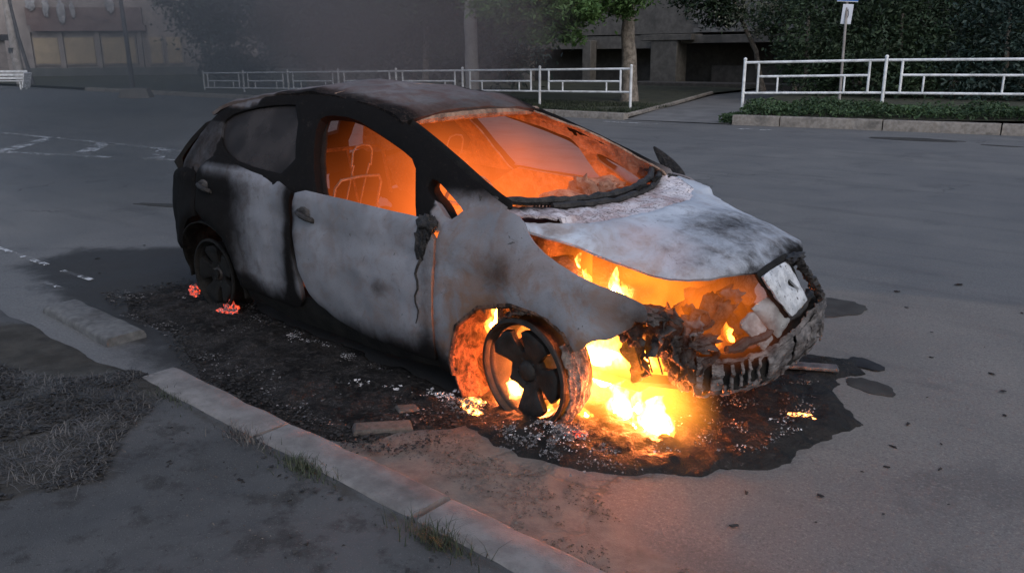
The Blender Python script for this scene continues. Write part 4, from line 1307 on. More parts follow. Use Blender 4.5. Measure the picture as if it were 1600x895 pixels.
def bed_map(x, y):
    e = float(edge_dist(np.array([[x, y]]), [np.array(BED)])[0]); k = clamp01(e/.18)
    return (x, y, .004+k*(.012+.022*max(0, nz(x*4, y*4, 3)+.1)+.014*abs(nz(x*13, y*13, 5))+.008*nz(x*31, y*31, 2)))
bd = panel('ash_bed', jag(BED, .05, 5), bed_map, MT['ashbed'], None, g=.024, t=.012, r=.006, warp=.0, smooth_n=0, sharp=0)
tag(bd, 'rough black ash bed between the kerb and the car side', 'ash bed')
CHARZ = [(-3.6, -1.15), (-3.0, -1.30), (-2.45, -1.3), (-1.6, -1.55), (-.65, -1.60), (-.2, -1.45), (-.1, -1.1), (-.4, -.85), (-1.5, -.78), (-2.3, -.7), (-2.9, -.45), (-3.5, -.5)]
P = clumpy(scatter_poly(CHARZ, 9000), 4.5, -.06)
scatter('charred_litter', 'black charred litter strewn between the kerb and the car', 'charred litter', P, .009, MT['charbits'], z=.014)
P = clumpy(scatter_poly(CHARZ, 3600), 3.4, .16, 4)
scatter('grey_ash_litter', 'grey ash crumbs strewn between the kerb and the car', 'ash', P, .006, MT['ash_grey'], z=.018)
def along(pts, n, w):
    pts = np.asarray(pts); seg = np.linalg.norm(np.diff(pts, axis=0), axis=1); cs = np.concatenate([[0], np.cumsum(seg)])
    t = RNG.uniform(0, cs[-1], n)
    return np.column_stack([np.interp(t, cs, pts[:, k]) for k in (0, 1)])+RNG.normal(size=(n, 2))*w
P = clumpy(along([(-1.95, -.82), (-1.6, -.84), (-1.25, -.86)], 700, .03), 6, .0)
scatter('white_ash', 'white ash strip on the ground below the front door', 'ash', P, .004, MT['ash'], z=.018)
P = clumpy(along([(-.95, -1.02), (-.72, -.98), (-.5, -.90), (-.42, -.86)], 380, .03), 7, .02)
scatter('white_ash', 'white ash flakes beside the sill just behind the front wheel', 'ash', P, .007, MT['ash'], z=.018, flat=.7)
P = RNG.normal(size=(900, 2))*np.array([.10, .05])+np.array([-.30, -.90])
scatter('white_ash', 'heap of pale ash lit orange at the rear of the front wheel', 'ash', P, .005, MT['ash_grey'], flat=.8, zf=lambda x, y: .035*np.exp(-((x+.30)/.14)**2-((y+.90)/.07)**2))
P = clumpy(RNG.normal(size=(5200, 2))*np.array([.15, .075]), 9, -.05)+np.array([.20, -.90])
scatter('grey_ash', 'mound of grey and white ash in front of the front wheel', 'ash', P, .0045, MT['ash_grey'], flat=.9, zf=lambda x, y: .02+.05*np.exp(-((x-.20)/.15)**2-((y+.90)/.09)**2))
P = RNG.normal(size=(220, 2))*np.array([.11, .05])+np.array([.20, -.92])
scatter('white_ash', 'white ash flecks on the mound in front of the front wheel', 'ash', P, .004, MT['ash'], flat=.9, zf=lambda x, y: .025+.05*np.exp(-((x-.20)/.15)**2-((y+.90)/.09)**2))
for (cx, cy, lb) in ((-2.48, -.86, 'white ash ring under the red embers at the rear wheel'), (-3.08, -.77, 'white ash spot behind the rear wheel')):
    P = RNG.normal(size=(240, 2))*np.array([.10, .04])+np.array([cx, cy])
    scatter('white_ash', lb, 'ash', P, .005, MT['ash'], flat=.7)
P = clumpy(scatter_poly([(.55, -.8), (.95, -.5), (1.0, -.1), (.85, .4), (.6, .3), (.5, -.3)], 1300), 6, .02)
scatter('grey_ash', 'grey ash scraps on the crust below the bumper beam', 'ash', P, .0045, MT['ash_grey'], z=.035, flat=.8)
P = clumpy(scatter_poly([(.62, -.78), (.85, -.55), (1.0, -.2), (.95, .1), (.75, -.35)], 200), 6, .05)
scatter('white_ash', 'white ash curls on the crust near the line of embers', 'ash', P, .0045, MT['ash'], z=.035, flat=.8)
P = clumpy(scatter_poly(DUST_POLY, 7000), 3.5, .02)
scatter('gravel', 'brown gravel and dirt along the near kerb in front of the wheel', 'gravel', P, .005, MT['dirtbits'])
P = scatter_poly([(-2.6, -1.25), (-1.6, -1.6), (-.6, -1.63), (-.3, -1.5), (.2, -1.25), (-.2, -1.15), (-1.2, -1.25)], 1500)
scatter('gravel', 'dark gravel in the gutter beside the kerb stones', 'gravel', P, .005, MT['darkgrit'])
# individual fragments on the open road
proto = None
FR = [(1.02, 1.66), (1.35, 1.55), (1.5, 1.75), (.75, 2.05), (.62, 2.4), (1.26, .62), (1.28, .25), (1.52, .95), (1.75, .7), (1.15, 1.2), (1.30, -.05), (1.45, .1), (1.38, -.25), (1.28, -.36), (1.55, -.1), (1.62, -.35),
      (1.22, -.62), (1.30, -.78), (1.05, -.75), (1.42, 1.15), (1.9, 1.0), (1.7, 1.35), (2.0, .55), (1.85, .25), (1.35, 2.4), (.9, 2.9), (-4.7, -.7), (-4.2, -.9), (-3.9, -.3), (-4.9, -.2), (-2.2, -1.18), (-2.05, -1.05), (1.1, -1.0), (1.45, -.62), (1.6, .6)]
R5 = random.Random(3)
for i, (x, y) in enumerate(FR):
    if i < 4:
        g = Geo(); g.lump((0, 0, .006), (.022, .012, .006), .9, 2.2, 2, i*2.7)
        o = g.obj('charred_fragment', MT['charbits'], None, sharp=30)
        protos = (protos+[o]) if i else [o]
    else:
        o = protos[i % 4].copy(); COL.objects.link(o)
    k = R5.uniform(.35, 1.15)*(.6 if x > 1 else 1.6 if i in (30, 26) else 1)
    o.location = (x+R5.uniform(-.03, .03), y+R5.uniform(-.03, .03), .003); o.rotation_euler = (0, 0, R5.uniform(0, 6)); o.scale = (k*R5.uniform(.8, 1.6), k, k)
    lb = 'small black charred fragment on the bare asphalt right of the car nose' if x > 0 and y > .3 else 'small black charred fragment on the asphalt in front of the crust' if x > 0 else 'black charred scrap on the ground beside or behind the car tail'
    tag(o, lb, 'fragment', 'charred fragments '+('right of the nose' if x > 0 and y > .3 else 'in front of the crust' if x > 0 else 'by the car tail'))
# oil spots
MT['brickbat'] = concrete('broken_brick_surface', (.06, .052, .046), (.10, .088, .078), (.03, .027, .024), 3)
MT['oil'] = simple('oil_film', (.012, .012, .013), (.022, .022, .023), 9, .7, .2, 60, .002, spec=.12)
MT['damp'] = simple('damp_patch', (.034, .033, .032), (.05, .049, .047), 6, .9, .5, 120, .006, spec=.05)
def blob(name, c, a, b, rz, mat, label, seed, cat='stain', z=.008):
    L = []
    for k in range(36):
        t = 2*PI*k/36
        r = 1+.22*nz(math.cos(t)*1.5+seed, math.sin(t)*1.5)+.08*nz(math.cos(t)*5+seed, math.sin(t)*5)
        x, y = a*r*math.cos(t), b*r*math.sin(t)
        L.append((c[0]+x*math.cos(rz)-y*math.sin(rz), c[1]+x*math.sin(rz)+y*math.cos(rz)))
    o = panel(name, L, lambda x, y: (x, y, z+.0015*nz(x*9, y*9)), mat, None, g=max(.03, a/9), t=.004, r=.003, warp=0, smooth_n=1)
    return tag(o, label, cat)
blob('oil_spot', (.90, .88), .11, .065, -.35, MT['oil'], 'shiny black oil spot right of the bumper, farther of two', 1.0)
blob('oil_spot', (1.03, .58), .12, .085, -.3, MT['damp'], 'dull dark oil spot right of the bumper, nearer of two', 2.0)
blob('damp_patch', (.35, 1.75), .28, .20, .9, MT['damp'], 'dark damp patch on the road behind the car nose', 3.0)
blob('damp_patch', (-2.4, 13.25), .75, .30, .1, MT['damp'], 'larger dark repair patch on the road before the far kerb', 4.0)
blob('damp_patch', (-.9, 13.0), .30, .08, .0, MT['damp'], 'narrow dark patch on the road right of the larger repair patch', 5.0)
blob('damp_patch', (-6.3, 1.1), .9, .10, .45, MT['damp'], 'long dark smear on the road left of the car tail', 6.0)
blob('char_mat', (-2.18, -1.17), .20, .11, .3, MT['charbits'], 'flat black charred mat between loose kerb stone and car', 7.0, 'charred mat', .012)
# stray pieces
g = Geo(); g.box((0, 0, .012), (.30, .075, .018), rz=.55, ry=.02); o = bevel(g.obj('metal_strip', MT['alu'], None), .004)
o.location = (.72, .55, .03); tag(o, 'grey metal strip lying on the crust under the far bumper end', 'metal strip')
def rock(name, c, s, rz, seed, mat, label, cat):
    g = Geo(); g.lump((0, 0, s[2]*.7), s, .35, 1.3, 2, seed)
    o = g.obj(name, mat, None, sharp=25); o.location = c; o.rotation_euler = (0, 0, rz)
    return tag(o, label, cat)
g = Geo(); g.box((0, 0, .012), (.27, .09, .03), rx=.05, ry=.05, taper=.92); o = bevel(g.obj('broken_brick', MT['brickbat'], None), .008)
o.location = (-.44, -1.30, 0); o.rotation_euler = (0, 0, .95); tag(o, 'longer brown piece of broken brick lying between kerb and front wheel', 'brick')
g = Geo(); g.box((0, 0, .012), (.11, .09, .03), rx=-.04, ry=.1, taper=.9); o = bevel(g.obj('broken_brick', MT['brickbat'], None), .008)
o.location = (-.50, -1.10, 0); o.rotation_euler = (0, 0, 1.1); tag(o, 'shorter brown piece of broken brick nearer the front wheel', 'brick')
g = Geo(); g.tube([(-2.0+.25*k, -1.08-.035*k+.01*nz(k, 2), .010+.003*nz(k, 7)) for k in range(6)], .0022, 5)
tag(g.obj('thin_wire', MT['rust'], None), 'thin grey wire lying on the charred ground beside the car', 'wire')

# dry grass and tufts on the pavement
def blades(P, h, w, mat, name, zf, lean=.6, curl=1.0):
    n = len(P)
    H = h*RNG.uniform(.4, 1.3, n); A = RNG.uniform(0, 2*PI, n); Ln = lean*RNG.uniform(.3, 1.4, n)
    Z = zf(P[:, 0], P[:, 1])
    dx, dy = np.cos(A), np.sin(A)
    v = np.zeros((n, 6, 3))
    for j, t in enumerate((0, .5, 1.0)):
        ox = H*Ln*t**1.6; oz = H*(t-.45*Ln*t*t).clip(0.0)
        for k, sgn in enumerate((-1, 1)):
            ww = w*(1-.85*t)*sgn
            v[:, j*2+k, 0] = P[:, 0]+dx*ox-dy*ww
            v[:, j*2+k, 1] = P[:, 1]+dy*ox+dx*ww
            v[:, j*2+k, 2] = Z+oz
    b = (np.arange(n)*6)[:, None]
    f = np.concatenate([b+np.array([[0, 1, 3, 2]]), b+np.array([[2, 3, 5, 4]])])
    return mesh_obj(name, v.reshape(-1, 3), f.tolist(), mat, smooth=True)
P = clumpy(scatter_poly(GRASS_POLY, 16000), 3.2, -.10, 2)
tag(blades(P, .045, .0016, MT['dry'], 'scorched_grass', pave_z, 2.1), 'scorched dry grass patch at the end of the kerb stones', 'grass', kind='stuff')
P = clumpy(scatter_poly(GRASS_POLY, 14000), 3.0, -.12, 8)
o = scatter('scorched_straw', 'black scorched straw lying in the dry grass patch', 'straw', P, .012, MT['charbits'], zf=lambda x, y: pave_z(x, y)+.004)
for i, (x, y, n_, lb, mt, h) in enumerate([(.50, -1.875, 240, 'green grass tuft at the pavement edge of the nearest kerb stone', 'grass', .07), (-.22, -1.86, 300, 'dark weed tuft behind the middle kerb stone', 'grass', .045), (-.62, -1.86, 160, 'pale dry tuft at the kerb joint near the scorched grass', 'dry', .05),
                                           (-1.25, -1.85, 110, 'dark little tuft behind the farthest kerb stone', 'grass', .03), (.95, -1.60, 260, 'brown weeds in the gutter before the nearest kerb stone', 'dry', .04)]):
    P = RNG.normal(size=(n_, 2))*np.array([.085, .028])+np.array([x, y])
    tag(blades(P, h, .0018, MT[mt], 'grass_tuft', (lambda X, Y: pave_z(X, Y)) if y < -1.7 else (lambda X, Y: np.zeros_like(X)), .8), lb, 'grass tuft', 'grass tufts along the kerb', 'stuff')
P = clumpy(scatter_poly([(-1.6, -1.86), (2.2, -1.86), (2.2, -3.3), (-.4, -2.6)], 900), 2.0, .0)
scatter('pavement_grit', 'fine grit scattered on the near pavement', 'grit', P, .004, MT['dirtbits'], zf=pave_z)
P = clumpy(scatter_poly([(-1.2, -1.9), (2.2, -1.9), (1.6, -2.4), (.6, -2.2), (-.4, -2.3)], 300), 4.0, .1)
scatter('leaf_crumbs', 'black leaf crumbs on the pavement near the kerb', 'leaf litter', P, .009, MT['charbits'], zf=pave_z)

# ------------------------------------------------------------------ road markings
M = Mat('worn_road_paint')
c = M.mix(M.ramp(M.noise(5, 5), .3, .7), (.30, .31, .32), (.46, .47, .48))
p = M.bsdf(c, .85, 0, M.bump(M.noise(120, 3), .5, .004), .2)
tr = M.n('ShaderNodeBsdfTransparent'); mx = M.n('ShaderNodeMixShader')
wear = M.ramp(M.math('ADD', M.noise(7, 6, .75), M.math('MULTIPLY', M.noise(1.1, 3), .5)), .66, .79, .03, .94)
M.l(wear, mx.inputs[0]); M.l(M.p.outputs[0], mx.inputs[1]); M.l(tr.outputs[0], mx.inputs[2]); M.l(mx.outputs[0], M.out.inputs['Surface'])
MT['paint'] = M.m
def stripe(name, a, b, w, label):
    a, b = np.array(a, float), np.array(b, float)
    d = (b-a)/np.linalg.norm(b-a); nrm_ = np.array([-d[1], d[0]])*w/2
    g = Geo()
    n = max(2, int(np.linalg.norm(b-a)/.4))
    v = []
    for i in range(n+1):
        p_ = a+(b-a)*i/n
        e = .012*nz(i*.9, a[0])
        for z in (.005, .009):
            v += [(*(p_-nrm_*(1+e)), z), (*(p_+nrm_*(1+e)), z)]
    f = []
    for i in range(n):
        o_ = i*4
        f += [(o_+2, o_+6, o_+7, o_+3), (o_, o_+4, o_+6, o_+2), (o_+1, o_+3, o_+7, o_+5)]
    f += [(0, 2, 3, 1), (n*4, n*4+1, n*4+3, n*4+2)]
    g.add(v, f)
    o = g.obj(name, MT['paint'], None, smooth=False)
    o['kind'] = 'structure'
    return o
for a, b, w in [((-30, 1.9), (-11.3, 3.80), .12), ((-24, .2), (-14.0, 1.72), .12), ((-14.0, 1.72), (-11.7, 2.55), .12), ((-14.1, 1.70), (-16.1, 3.35), .30), ((-12.4, 2.28), (-14.1, 3.55), .30), ((-10.9, 2.88), (-12.15, 3.72), .26),
                ((-16.9, .85), (-19.5, 2.9), .3), ((-11.2, 2.86), (-10.5, 3.0), .10),
                ((-9.0, -1.16), (-4.8, -1.05), .045), ((-4.5, -1.05), (-4.05, -1.02), .04), ((-4.25, -1.28), (-4.0, -1.26), .03),
                ((-9.4, 13.3), (-8.0, 13.35), .12), ((-6.1, 13.35), (-5.3, 13.45), .12)]:
    stripe('road_marking', a, b, w, '')

# ------------------------------------------------------------------ far side: kerbs, verges, path
fk = empty('far_kerb', (-9.3, 14.08, 0), kind='structure')
for k in range(14):
    kerb_stone(2.16, .2, .16, MT['farkerb'], 'kerb_stone', fk, (-1.1-2.19*k, 0, .004*nz(k*1.7, 2)), rz=PI+.004*nz(k, 5), seed=k*1.3+40)
rk = empty('far_kerb', (-6.6, 14.35, 0), kind='structure')
a_ = math.atan2(.95, 6.0)
pos = 0.0
for k, L in enumerate((1.05, 2.08, 2.12, 2.15, 2.15, 2.15)):
    kerb_stone(L, .2, .22, MT['farkerb'], 'kerb_stone', rk, ((pos+L/2)*math.cos(a_), (pos+L/2)*math.sin(a_), .004*nz(k*1.7, 8)), rz=a_+PI, seed=k*1.7+20, tilt=(0, .004*nz(k, 3)))
    pos += L+.02
MT['soil'] = simple('verge_soil', (.025, .026, .018), (.05, .052, .032), 3, .95, .8, 30, .03)
MT['path'] = simple('path_asphalt', (.085, .085, .086), (.12, .12, .12), 1.5, .9, .4, 90, .006)
def flat_poly(name, poly, zf, mat, g=.8, kind='structure'):
    V, F, D_ = cdt(poly, [], g)
    return tag(mesh_obj(name, [(a, b, zf(a, b)) for a, b in V], F, mat), kind=kind)
flat_poly('verge', [(-120, 14.18), (-9.35, 14.18), (-10.2, 17.6), (-12.3, 24), (-14.5, 44), (-120, 44)], lambda x, y: .13+.05*clamp01((y-14.2)/3)+.02*nz(x*.7, y*.7), MT['soil'], 1.2)
flat_poly('verge', [(-6.55, 14.45), (20, 18.65), (20, 60), (-8.5, 60), (-9.3, 24), (-7.6, 17.6)], lambda x, y: .19+.14*clamp01((y-14.6)/1.2)+.02*nz(x*.9, y*.9), MT['soil'], 1.0)
flat_poly('path', [(-9.33, 14.0), (-6.62, 14.25), (-7.65, 17.6), (-9.35, 24), (-9.5, 60), (-14.4, 60), (-14.4, 44), (-12.25, 24), (-10.15, 17.6)], lambda x, y: .012+.10*clamp01((y-14.0)/2.5), MT['path'], 1.0)
g = Geo()
g.tube([(-9.36+.0, 14.2, .10), (-10.17, 17.6, .17), (-12.27, 24, .2)], .06, 6)
tag(g.obj('path_edging', MT['farkerb'], None), 'low concrete edging along the left side of the path', 'edging')

# fences
def fence(name, label, posts, mat, tops, ground, low):
    root = empty(name, (posts[0][0], posts[0][1], 0), label=label, cat='fence')
    ox, oy = posts[0]
    def tube_part(nm, A, B, r, n=8):
        g = Geo(); g.tube([(A[0]-ox, A[1]-oy, A[2]), (B[0]-ox, B[1]-oy, B[2])], r, n)
        return g.obj(nm, mat, root)
    for (x, y), zt in zip(posts, tops):
        lean = .012*nz(x*1.3, y)
        P = tube_part('post', (x, y, ground-.05), (x+lean, y, zt+.03), .036, 10)
        g = Geo(); g.lump((x-ox+lean, y-oy, zt+.035), (.043, .043, .04), 0, 1, 2); g.obj('post_cap', mat, P)
    for i in range(len(posts)-1):
        A = np.array([*posts[i], tops[i]]); B = np.array([*posts[i+1], tops[i+1]])
        at = lambda t, dz: A+(B-A)*t+np.array([0, 0, dz+.006*nz(t*3+i, dz*5)])
        L = np.linalg.norm((B-A)[:2]); e = .33/L
        tube_part('top_rail', at(.012, -.04), at(.988, -.04), .030)
        tube_part('bottom_rail', at(.012, -low), at(.988, -low), .028)
        tube_part('middle_rail', at(e, -.36), at(1-e, -.36), .027)
        for t in (e, 1-e): tube_part('upright', at(t, -low), at(t, -.04), .028)
        for t in (e+.45/L, 1-e-.50/L): tube_part('short_upright', at(t, -low), at(t, -.36), .022)
    return root
lx = [-10.25-3.1*k for k in range(8)]
fence('street_fence', 'long white pipe fence behind the car roof, its far end lost in smoke', [(x, 15.68) for x in lx], MT['fence_dirty'], [1.22+.0150*(x+10.25) for x in lx], .14, .64)
fence('street_fence', 'white pipe fence with clean paint right of the path, above the weeds', [(-6.97, 15.5), (-3.98, 16.2), (-.95, 16.9), (2.1, 17.6)], MT['fence'], [1.385, 1.435, 1.45, 1.46], .25, .74)

# ------------------------------------------------------------------ plants
def leaf_cloud(P, size, nrm_up=.3):
    n = len(P)
    N = RNG.normal(size=(n, 3)); N[:, 2] = np.abs(N[:, 2])+nrm_up
    N /= np.linalg.norm(N, axis=1, keepdims=True)
    A = np.cross(N, RNG.normal(size=(n, 3))); A /= np.linalg.norm(A, axis=1, keepdims=True)+1e-9
    B = np.cross(N, A)
    s = size*RNG.uniform(.55, 1.35, n)[:, None]
    v = np.stack([P-A*s, P+B*s*.42+N*s*.10, P+A*s, P-B*s*.42+N*s*.10], 1).reshape(-1, 3)
    b = (np.arange(n)*4)[:, None]
    f = np.concatenate([b+np.array([[0, 1, 2]]), b+np.array([[0, 2, 3]])])
    return v, f
def clump_points(clumps, per, shell=.55):
    out = []
    for (c, r) in clumps:
        r = np.asarray(r)*np.ones(3)
        n = int(per*r[0]*r[1]*1.0+30)
        # sub-clumps make the outline uneven
        k = max(5, int(7*r[0]*r[2]+4))
        d = RNG.normal(size=(k, 3)); d /= np.linalg.norm(d, axis=1, keepdims=True)
        ctr = d*RNG.uniform(.25, .95, (k, 1))
        i = RNG.integers(0, k, n)
        p = ctr[i]+RNG.normal(size=(n, 3))*RNG.uniform(.12, .34, (k, 1))[i]
        out.append(np.asarray(c)+p*r)
    return np.concatenate(out)
def tree(name, label, base, trunk, r0, r1, clumps, mat, per=900, size=.10, limbs=(), group=None, cat='tree', bark='bark'):
    root = empty(name, base, label=label, cat=cat, group=group)
    b = np.array(base)
    if trunk:
        g = Geo()
        P = []; R_ = []
        T = np.array(trunk); n = 18
        for i in range(n+1):
            u = i/n*(len(T)-1)
            P.append(tuple(np.array([np.interp(u, range(len(T)), T[:, k]) for k in range(3)])-b+np.array([.03*nz(i*.5, base[0]), .03*nz(i*.5, base[1]), 0])))
            t = i/n
            R_.append((r0+(r1-r0)*t+.06*math.exp(-t*14))*(1+.10*nz(i*.8, 4)))
        g.tube(P, R_, 12)
        for A, B, ra in limbs:
            A, B = np.array(A)-b, np.array(B)-b
            g.tube([tuple(A+(B-A)*t+np.array([.06*nz(t*3, ra*40), .06*nz(t*3, ra*70), .05*math.sin(t*3)])) for t in np.linspace(0, 1, 7)], [ra*(1-.7*t) for t in np.linspace(0, 1, 7)], 7)
        g.obj('trunk', MT[bark], root)
    P = clump_points(clumps, per)
    P = P[P[:, 2] > .25]
    v, f = leaf_cloud(P-b, size)
    mesh_obj('crown', v, f.tolist(), MT[mat], root, smooth=False)
    return root
GB = 'trees and bushes across the road'
tree('street_tree', 'green leafy tree with pale forked trunk beside the fence end', (-12.05, 18.4, .1), [(-12.05, 18.4, 0), (-12.1, 18.42, 1.2), (-12.25, 18.5, 2.2), (-12.3, 18.6, 3.2), (-12.2, 18.7, 4.6), (-12.4, 18.6, 6.2)], .25, .12,
     [((-13.3, 15.6, 3.0), (1.5, 1.2, .75)), ((-12.2, 15.9, 2.75), (1.2, 1.0, .7)), ((-11.5, 16.6, 3.0), (1.1, 1.0, .55)), ((-13.9, 16.3, 2.6), (1.2, 1.0, .6)), ((-12.6, 15.9, 2.25), (.8, .7, .4)), ((-13.7, 15.0, 2.75), (1.0, .8, .45)), ((-13.0, 15.4, 2.45), (1.0, .8, .5)), ((-14.6, 15.4, 2.9), (1.0, .8, .4)), ((-12.0, 15.6, 2.6), (.9, .8, .45)), ((-13.9, 15.9, 2.15), (.7, .6, .3)), ((-12.2, 18.5, 5.0), (3.2, 3.0, 1.6)), ((-14.5, 17.5, 4.2), (2.0, 2.0, 1.2)), ((-11.8, 17.6, 2.9), (.6, .6, .5)), ((-10.9, 18.4, 4.2), (1.5, 1.5, .9))],
     'leaf_green', 1500, .085, [((-12.28, 18.55, 2.6), (-11.75, 18.0, 3.3), .06), ((-12.25, 18.5, 2.5), (-13.2, 16.4, 3.3), .07), ((-12.3, 18.6, 3.0), (-14.2, 17.4, 4.2), .07)], GB)
tree('street_tree', 'tall straight grey trunk rising behind the fence above the car roof', (-17.1, 16.8, .1), [(-17.1, 16.8, 0), (-17.12, 16.8, 2), (-17.1, 16.8, 5), (-17.1, 16.8, 8)], .23, .18,
     [((-17.1, 16.8, 7.2), (3.0, 3.0, 1.6)), ((-18.9, 16.2, 5.4), (1.8, 1.6, .9))], 'leaf_dark', 800, .10, [((-17.1, 16.8, 5.2), (-18.8, 16.2, 5.8), .07)], GB, bark='pole')
tree('leafy_bush', 'mid green leafy tree left of the straight grey trunk, over the fence', (-20.6, 18.0, .1), [(-20.6, 18.0, 0), (-20.5, 18, 2), (-20.3, 17.9, 4.5)], .14, .06,
     [((-19.6, 15.9, 3.3), (1.5, 1.2, .7)), ((-18.9, 16.8, 3.2), (1.3, 1.2, .7)), ((-21.2, 17.0, 2.8), (1.6, 1.3, .8)), ((-20.7, 18.4, 2.1), (1.7, 1.3, .8)), ((-20.4, 18.0, 4.6), (2.5, 2.2, 1.4)), ((-19.0, 18.6, 2.4), (1.2, 1.0, .9))], 'leaf_dark', 1300, .09, (), GB)
tree('leafy_tree', 'large dark tree mass in the smoke behind the car tail', (-29.5, 19.5, .1), [(-29.5, 19.5, 0), (-29.4, 19.5, 3), (-29.4, 19.5, 6)], .25, .12,
     [((-32.6, 16.9, 2.9), (2.0, 1.8, 1.6)), ((-29.8, 18.2, 2.8), (2.3, 1.8, 1.8)), ((-27.0, 18.6, 2.5), (2.0, 1.6, 1.6)), ((-34.3, 16.9, 4.2), (1.8, 1.7, 1.6)), ((-29.5, 19.5, 5.8), (4.5, 3.5, 2.4)), ((-24.8, 19.0, 2.6), (2.0, 1.6, 1.8)), ((-33.0, 17.5, 1.2), (1.8, 1.6, .9))], 'leaf_bluish', 900, .13, (), GB)
tree('leafy_tree', 'dark low tree between the tree mass and the grey trunk', (-24.0, 20.5, .1), [(-24, 20.5, 0), (-24, 20.5, 3), (-24, 20.5, 5)], .2, .1,
     [((-23.2, 19.8, 2.0), (2.0, 1.4, 1.5)), ((-21.8, 21, 2.2), (2.0, 1.5, 1.7)), ((-24, 20.5, 4.6), (2.8, 2.2, 1.6)), ((-19.5, 21.5, 1.8), (1.8, 1.4, 1.5))], 'leaf_bluish', 800, .12, (), GB)
tree('leafy_tree', 'dark overhanging tree before the concrete building right of the forked trunk', (-12.6, 26.2, .1), [(-11.3, 26.0, 0.1), (-11.6, 25.9, 1.6), (-12.3, 25.6, 3.0), (-12.8, 25.4, 4.5)], .10, .05,
     [((-13.4, 25.2, 3.3), (1.3, 1.0, .8)), ((-12.2, 25.2, 3.0), (1.2, .9, .6)), ((-12.6, 25.6, 4.8), (2.6, 2.2, 1.3)), ((-10.6, 25.0, 3.0), (1.3, 1.0, .9)), ((-15.4, 25.6, 4.0), (1.3, 1.1, .8))], 'leaf_dark', 800, .09, (), GB)
tree('pale_bush', 'pale-leaved sparse branches high before the building, left of the blue sign', (-9.9, 25.6, .1), [(-9.9, 25.6, .1), (-10.2, 25.4, 2), (-10.8, 25.1, 3.6)], .06, .03,
     [((-11.3, 24.8, 2.8), (1.2, .7, .45)), ((-10.4, 24.6, 3.1), (1.0, .7, .5)), ((-10.9, 24.6, 2.3), (.7, .5, .25))], 'leaf_pale', 420, .055, (), GB)
for i, (lb, base, cl, mt) in enumerate([
    ('dark bush behind the blue sign post', (-8.3, 22.2, .2), [((-8.4, 22.0, 1.6), (1.5, 1.2, 1.6)), ((-8.8, 23.2, 3.2), (1.6, 1.3, 1.2)), ((-7.2, 22.6, 2.6), (1.3, 1.2, 1.3)), ((-7.4, 22.0, 1.1), (1.4, 1.0, 1.0))], 'leaf_dark'),
    ('dark hedge tree right of the blue sign post', (-5.6, 22.2, .2), [((-5.9, 22.0, 1.5), (1.5, 1.2, 1.5)), ((-5.4, 22.8, 3.0), (1.6, 1.3, 1.3)), ((-4.6, 22.4, 2.0), (1.3, 1.1, 1.3)), ((-5.2, 21.4, 1.0), (1.6, .9, .9))], 'leaf_dark'),
    ('dark hedge tree at the right picture edge', (-3.0, 22.5, .2), [((-3.4, 22.4, 1.6), (1.4, 1.2, 1.6)), ((-2.6, 22.8, 2.9), (1.6, 1.3, 1.4)), ((-1.6, 22.6, 1.8), (1.6, 1.3, 1.7)), ((-2.8, 21.6, 1.0), (1.7, .9, .9)), ((.2, 23, 2.2), (1.5, 1.3, 2.0))], 'leaf_bluish'),
]):
    tree('hedge_bush', lb, base, [(base[0], base[1], .1), (base[0]+.1, base[1], 1.2), (base[0], base[1]+.1, 2.6)], .10, .04, cl, mt, 1500, .075, (), GB)
tree('tall_tree', 'tall dark tree crown filling the background above the right hedge', (-5.5, 27.5, .2), [(-5.5, 27.5, .1), (-5.5, 27.5, 4), (-5.4, 27.5, 7)], .25, .12,
     [((-7.6, 26.6, 3.5), (2.2, 1.6, 2.2)), ((-4.5, 26.8, 3.4), (2.6, 1.6, 2.4)), ((-1.2, 26.6, 3.4), (2.6, 1.6, 2.6)), ((-5, 27.5, 7), (5, 3, 2.4)), ((-3.0, 26.5, 1.2), (4.0, 1.2, 1.2)), ((-8.5, 26.6, 1.2), (1.6, 1.0, 1.1))], 'leaf_dark', 650, .13, (), GB)
# weeds on the right verge, grass on the left
def wz(x, y): return np.array([.19+.14*clamp01((b-14.6)/1.2) for b in np.atleast_1d(y)])
WEED = [(-6.55, 14.50), (3.0, 15.95), (3.0, 17.2), (-6.9, 15.65)]
P2 = scatter_poly(WEED, 15000)
hgt = np.array([.10+.16*max(0, nz(p[0]*1.3, p[1]*1.3, 2)+.5) for p in P2])
P3 = np.column_stack([P2, wz(P2[:, 0], P2[:, 1])+RNG.uniform(0, 1, len(P2))**.7*hgt])
v, f = leaf_cloud(P3, .045)
tag(mesh_obj('weeds', v, f.tolist(), MT['leaf_weed'], smooth=False), 'leafy green weeds growing on the verge under the right fence', 'weeds', kind='stuff')
P2 = scatter_poly([(-6.95, 14.30), (-6.40, 14.30), (-6.35, 14.75), (-7.0, 15.4)], 1500)
P3 = np.column_stack([P2, RNG.uniform(.0, .22, len(P2))])
v, f = leaf_cloud(P3, .045)
tag(mesh_obj('weeds', v, f.tolist(), MT['leaf_weed'], smooth=False), 'weeds spilling over the corner of the far kerb by the path', 'weeds', kind='stuff')
P = clumpy(scatter_poly([(-16, 14.25), (-9.4, 14.25), (-10.0, 17.4), (-16, 17.4)], 12000), .8, -.2)
tag(blades(P, .10, .010, MT['grass'], 'verge_grass', lambda x, y: np.full(len(x), .14), .7), 'short grass on the verge under the left fence', 'grass', kind='stuff')

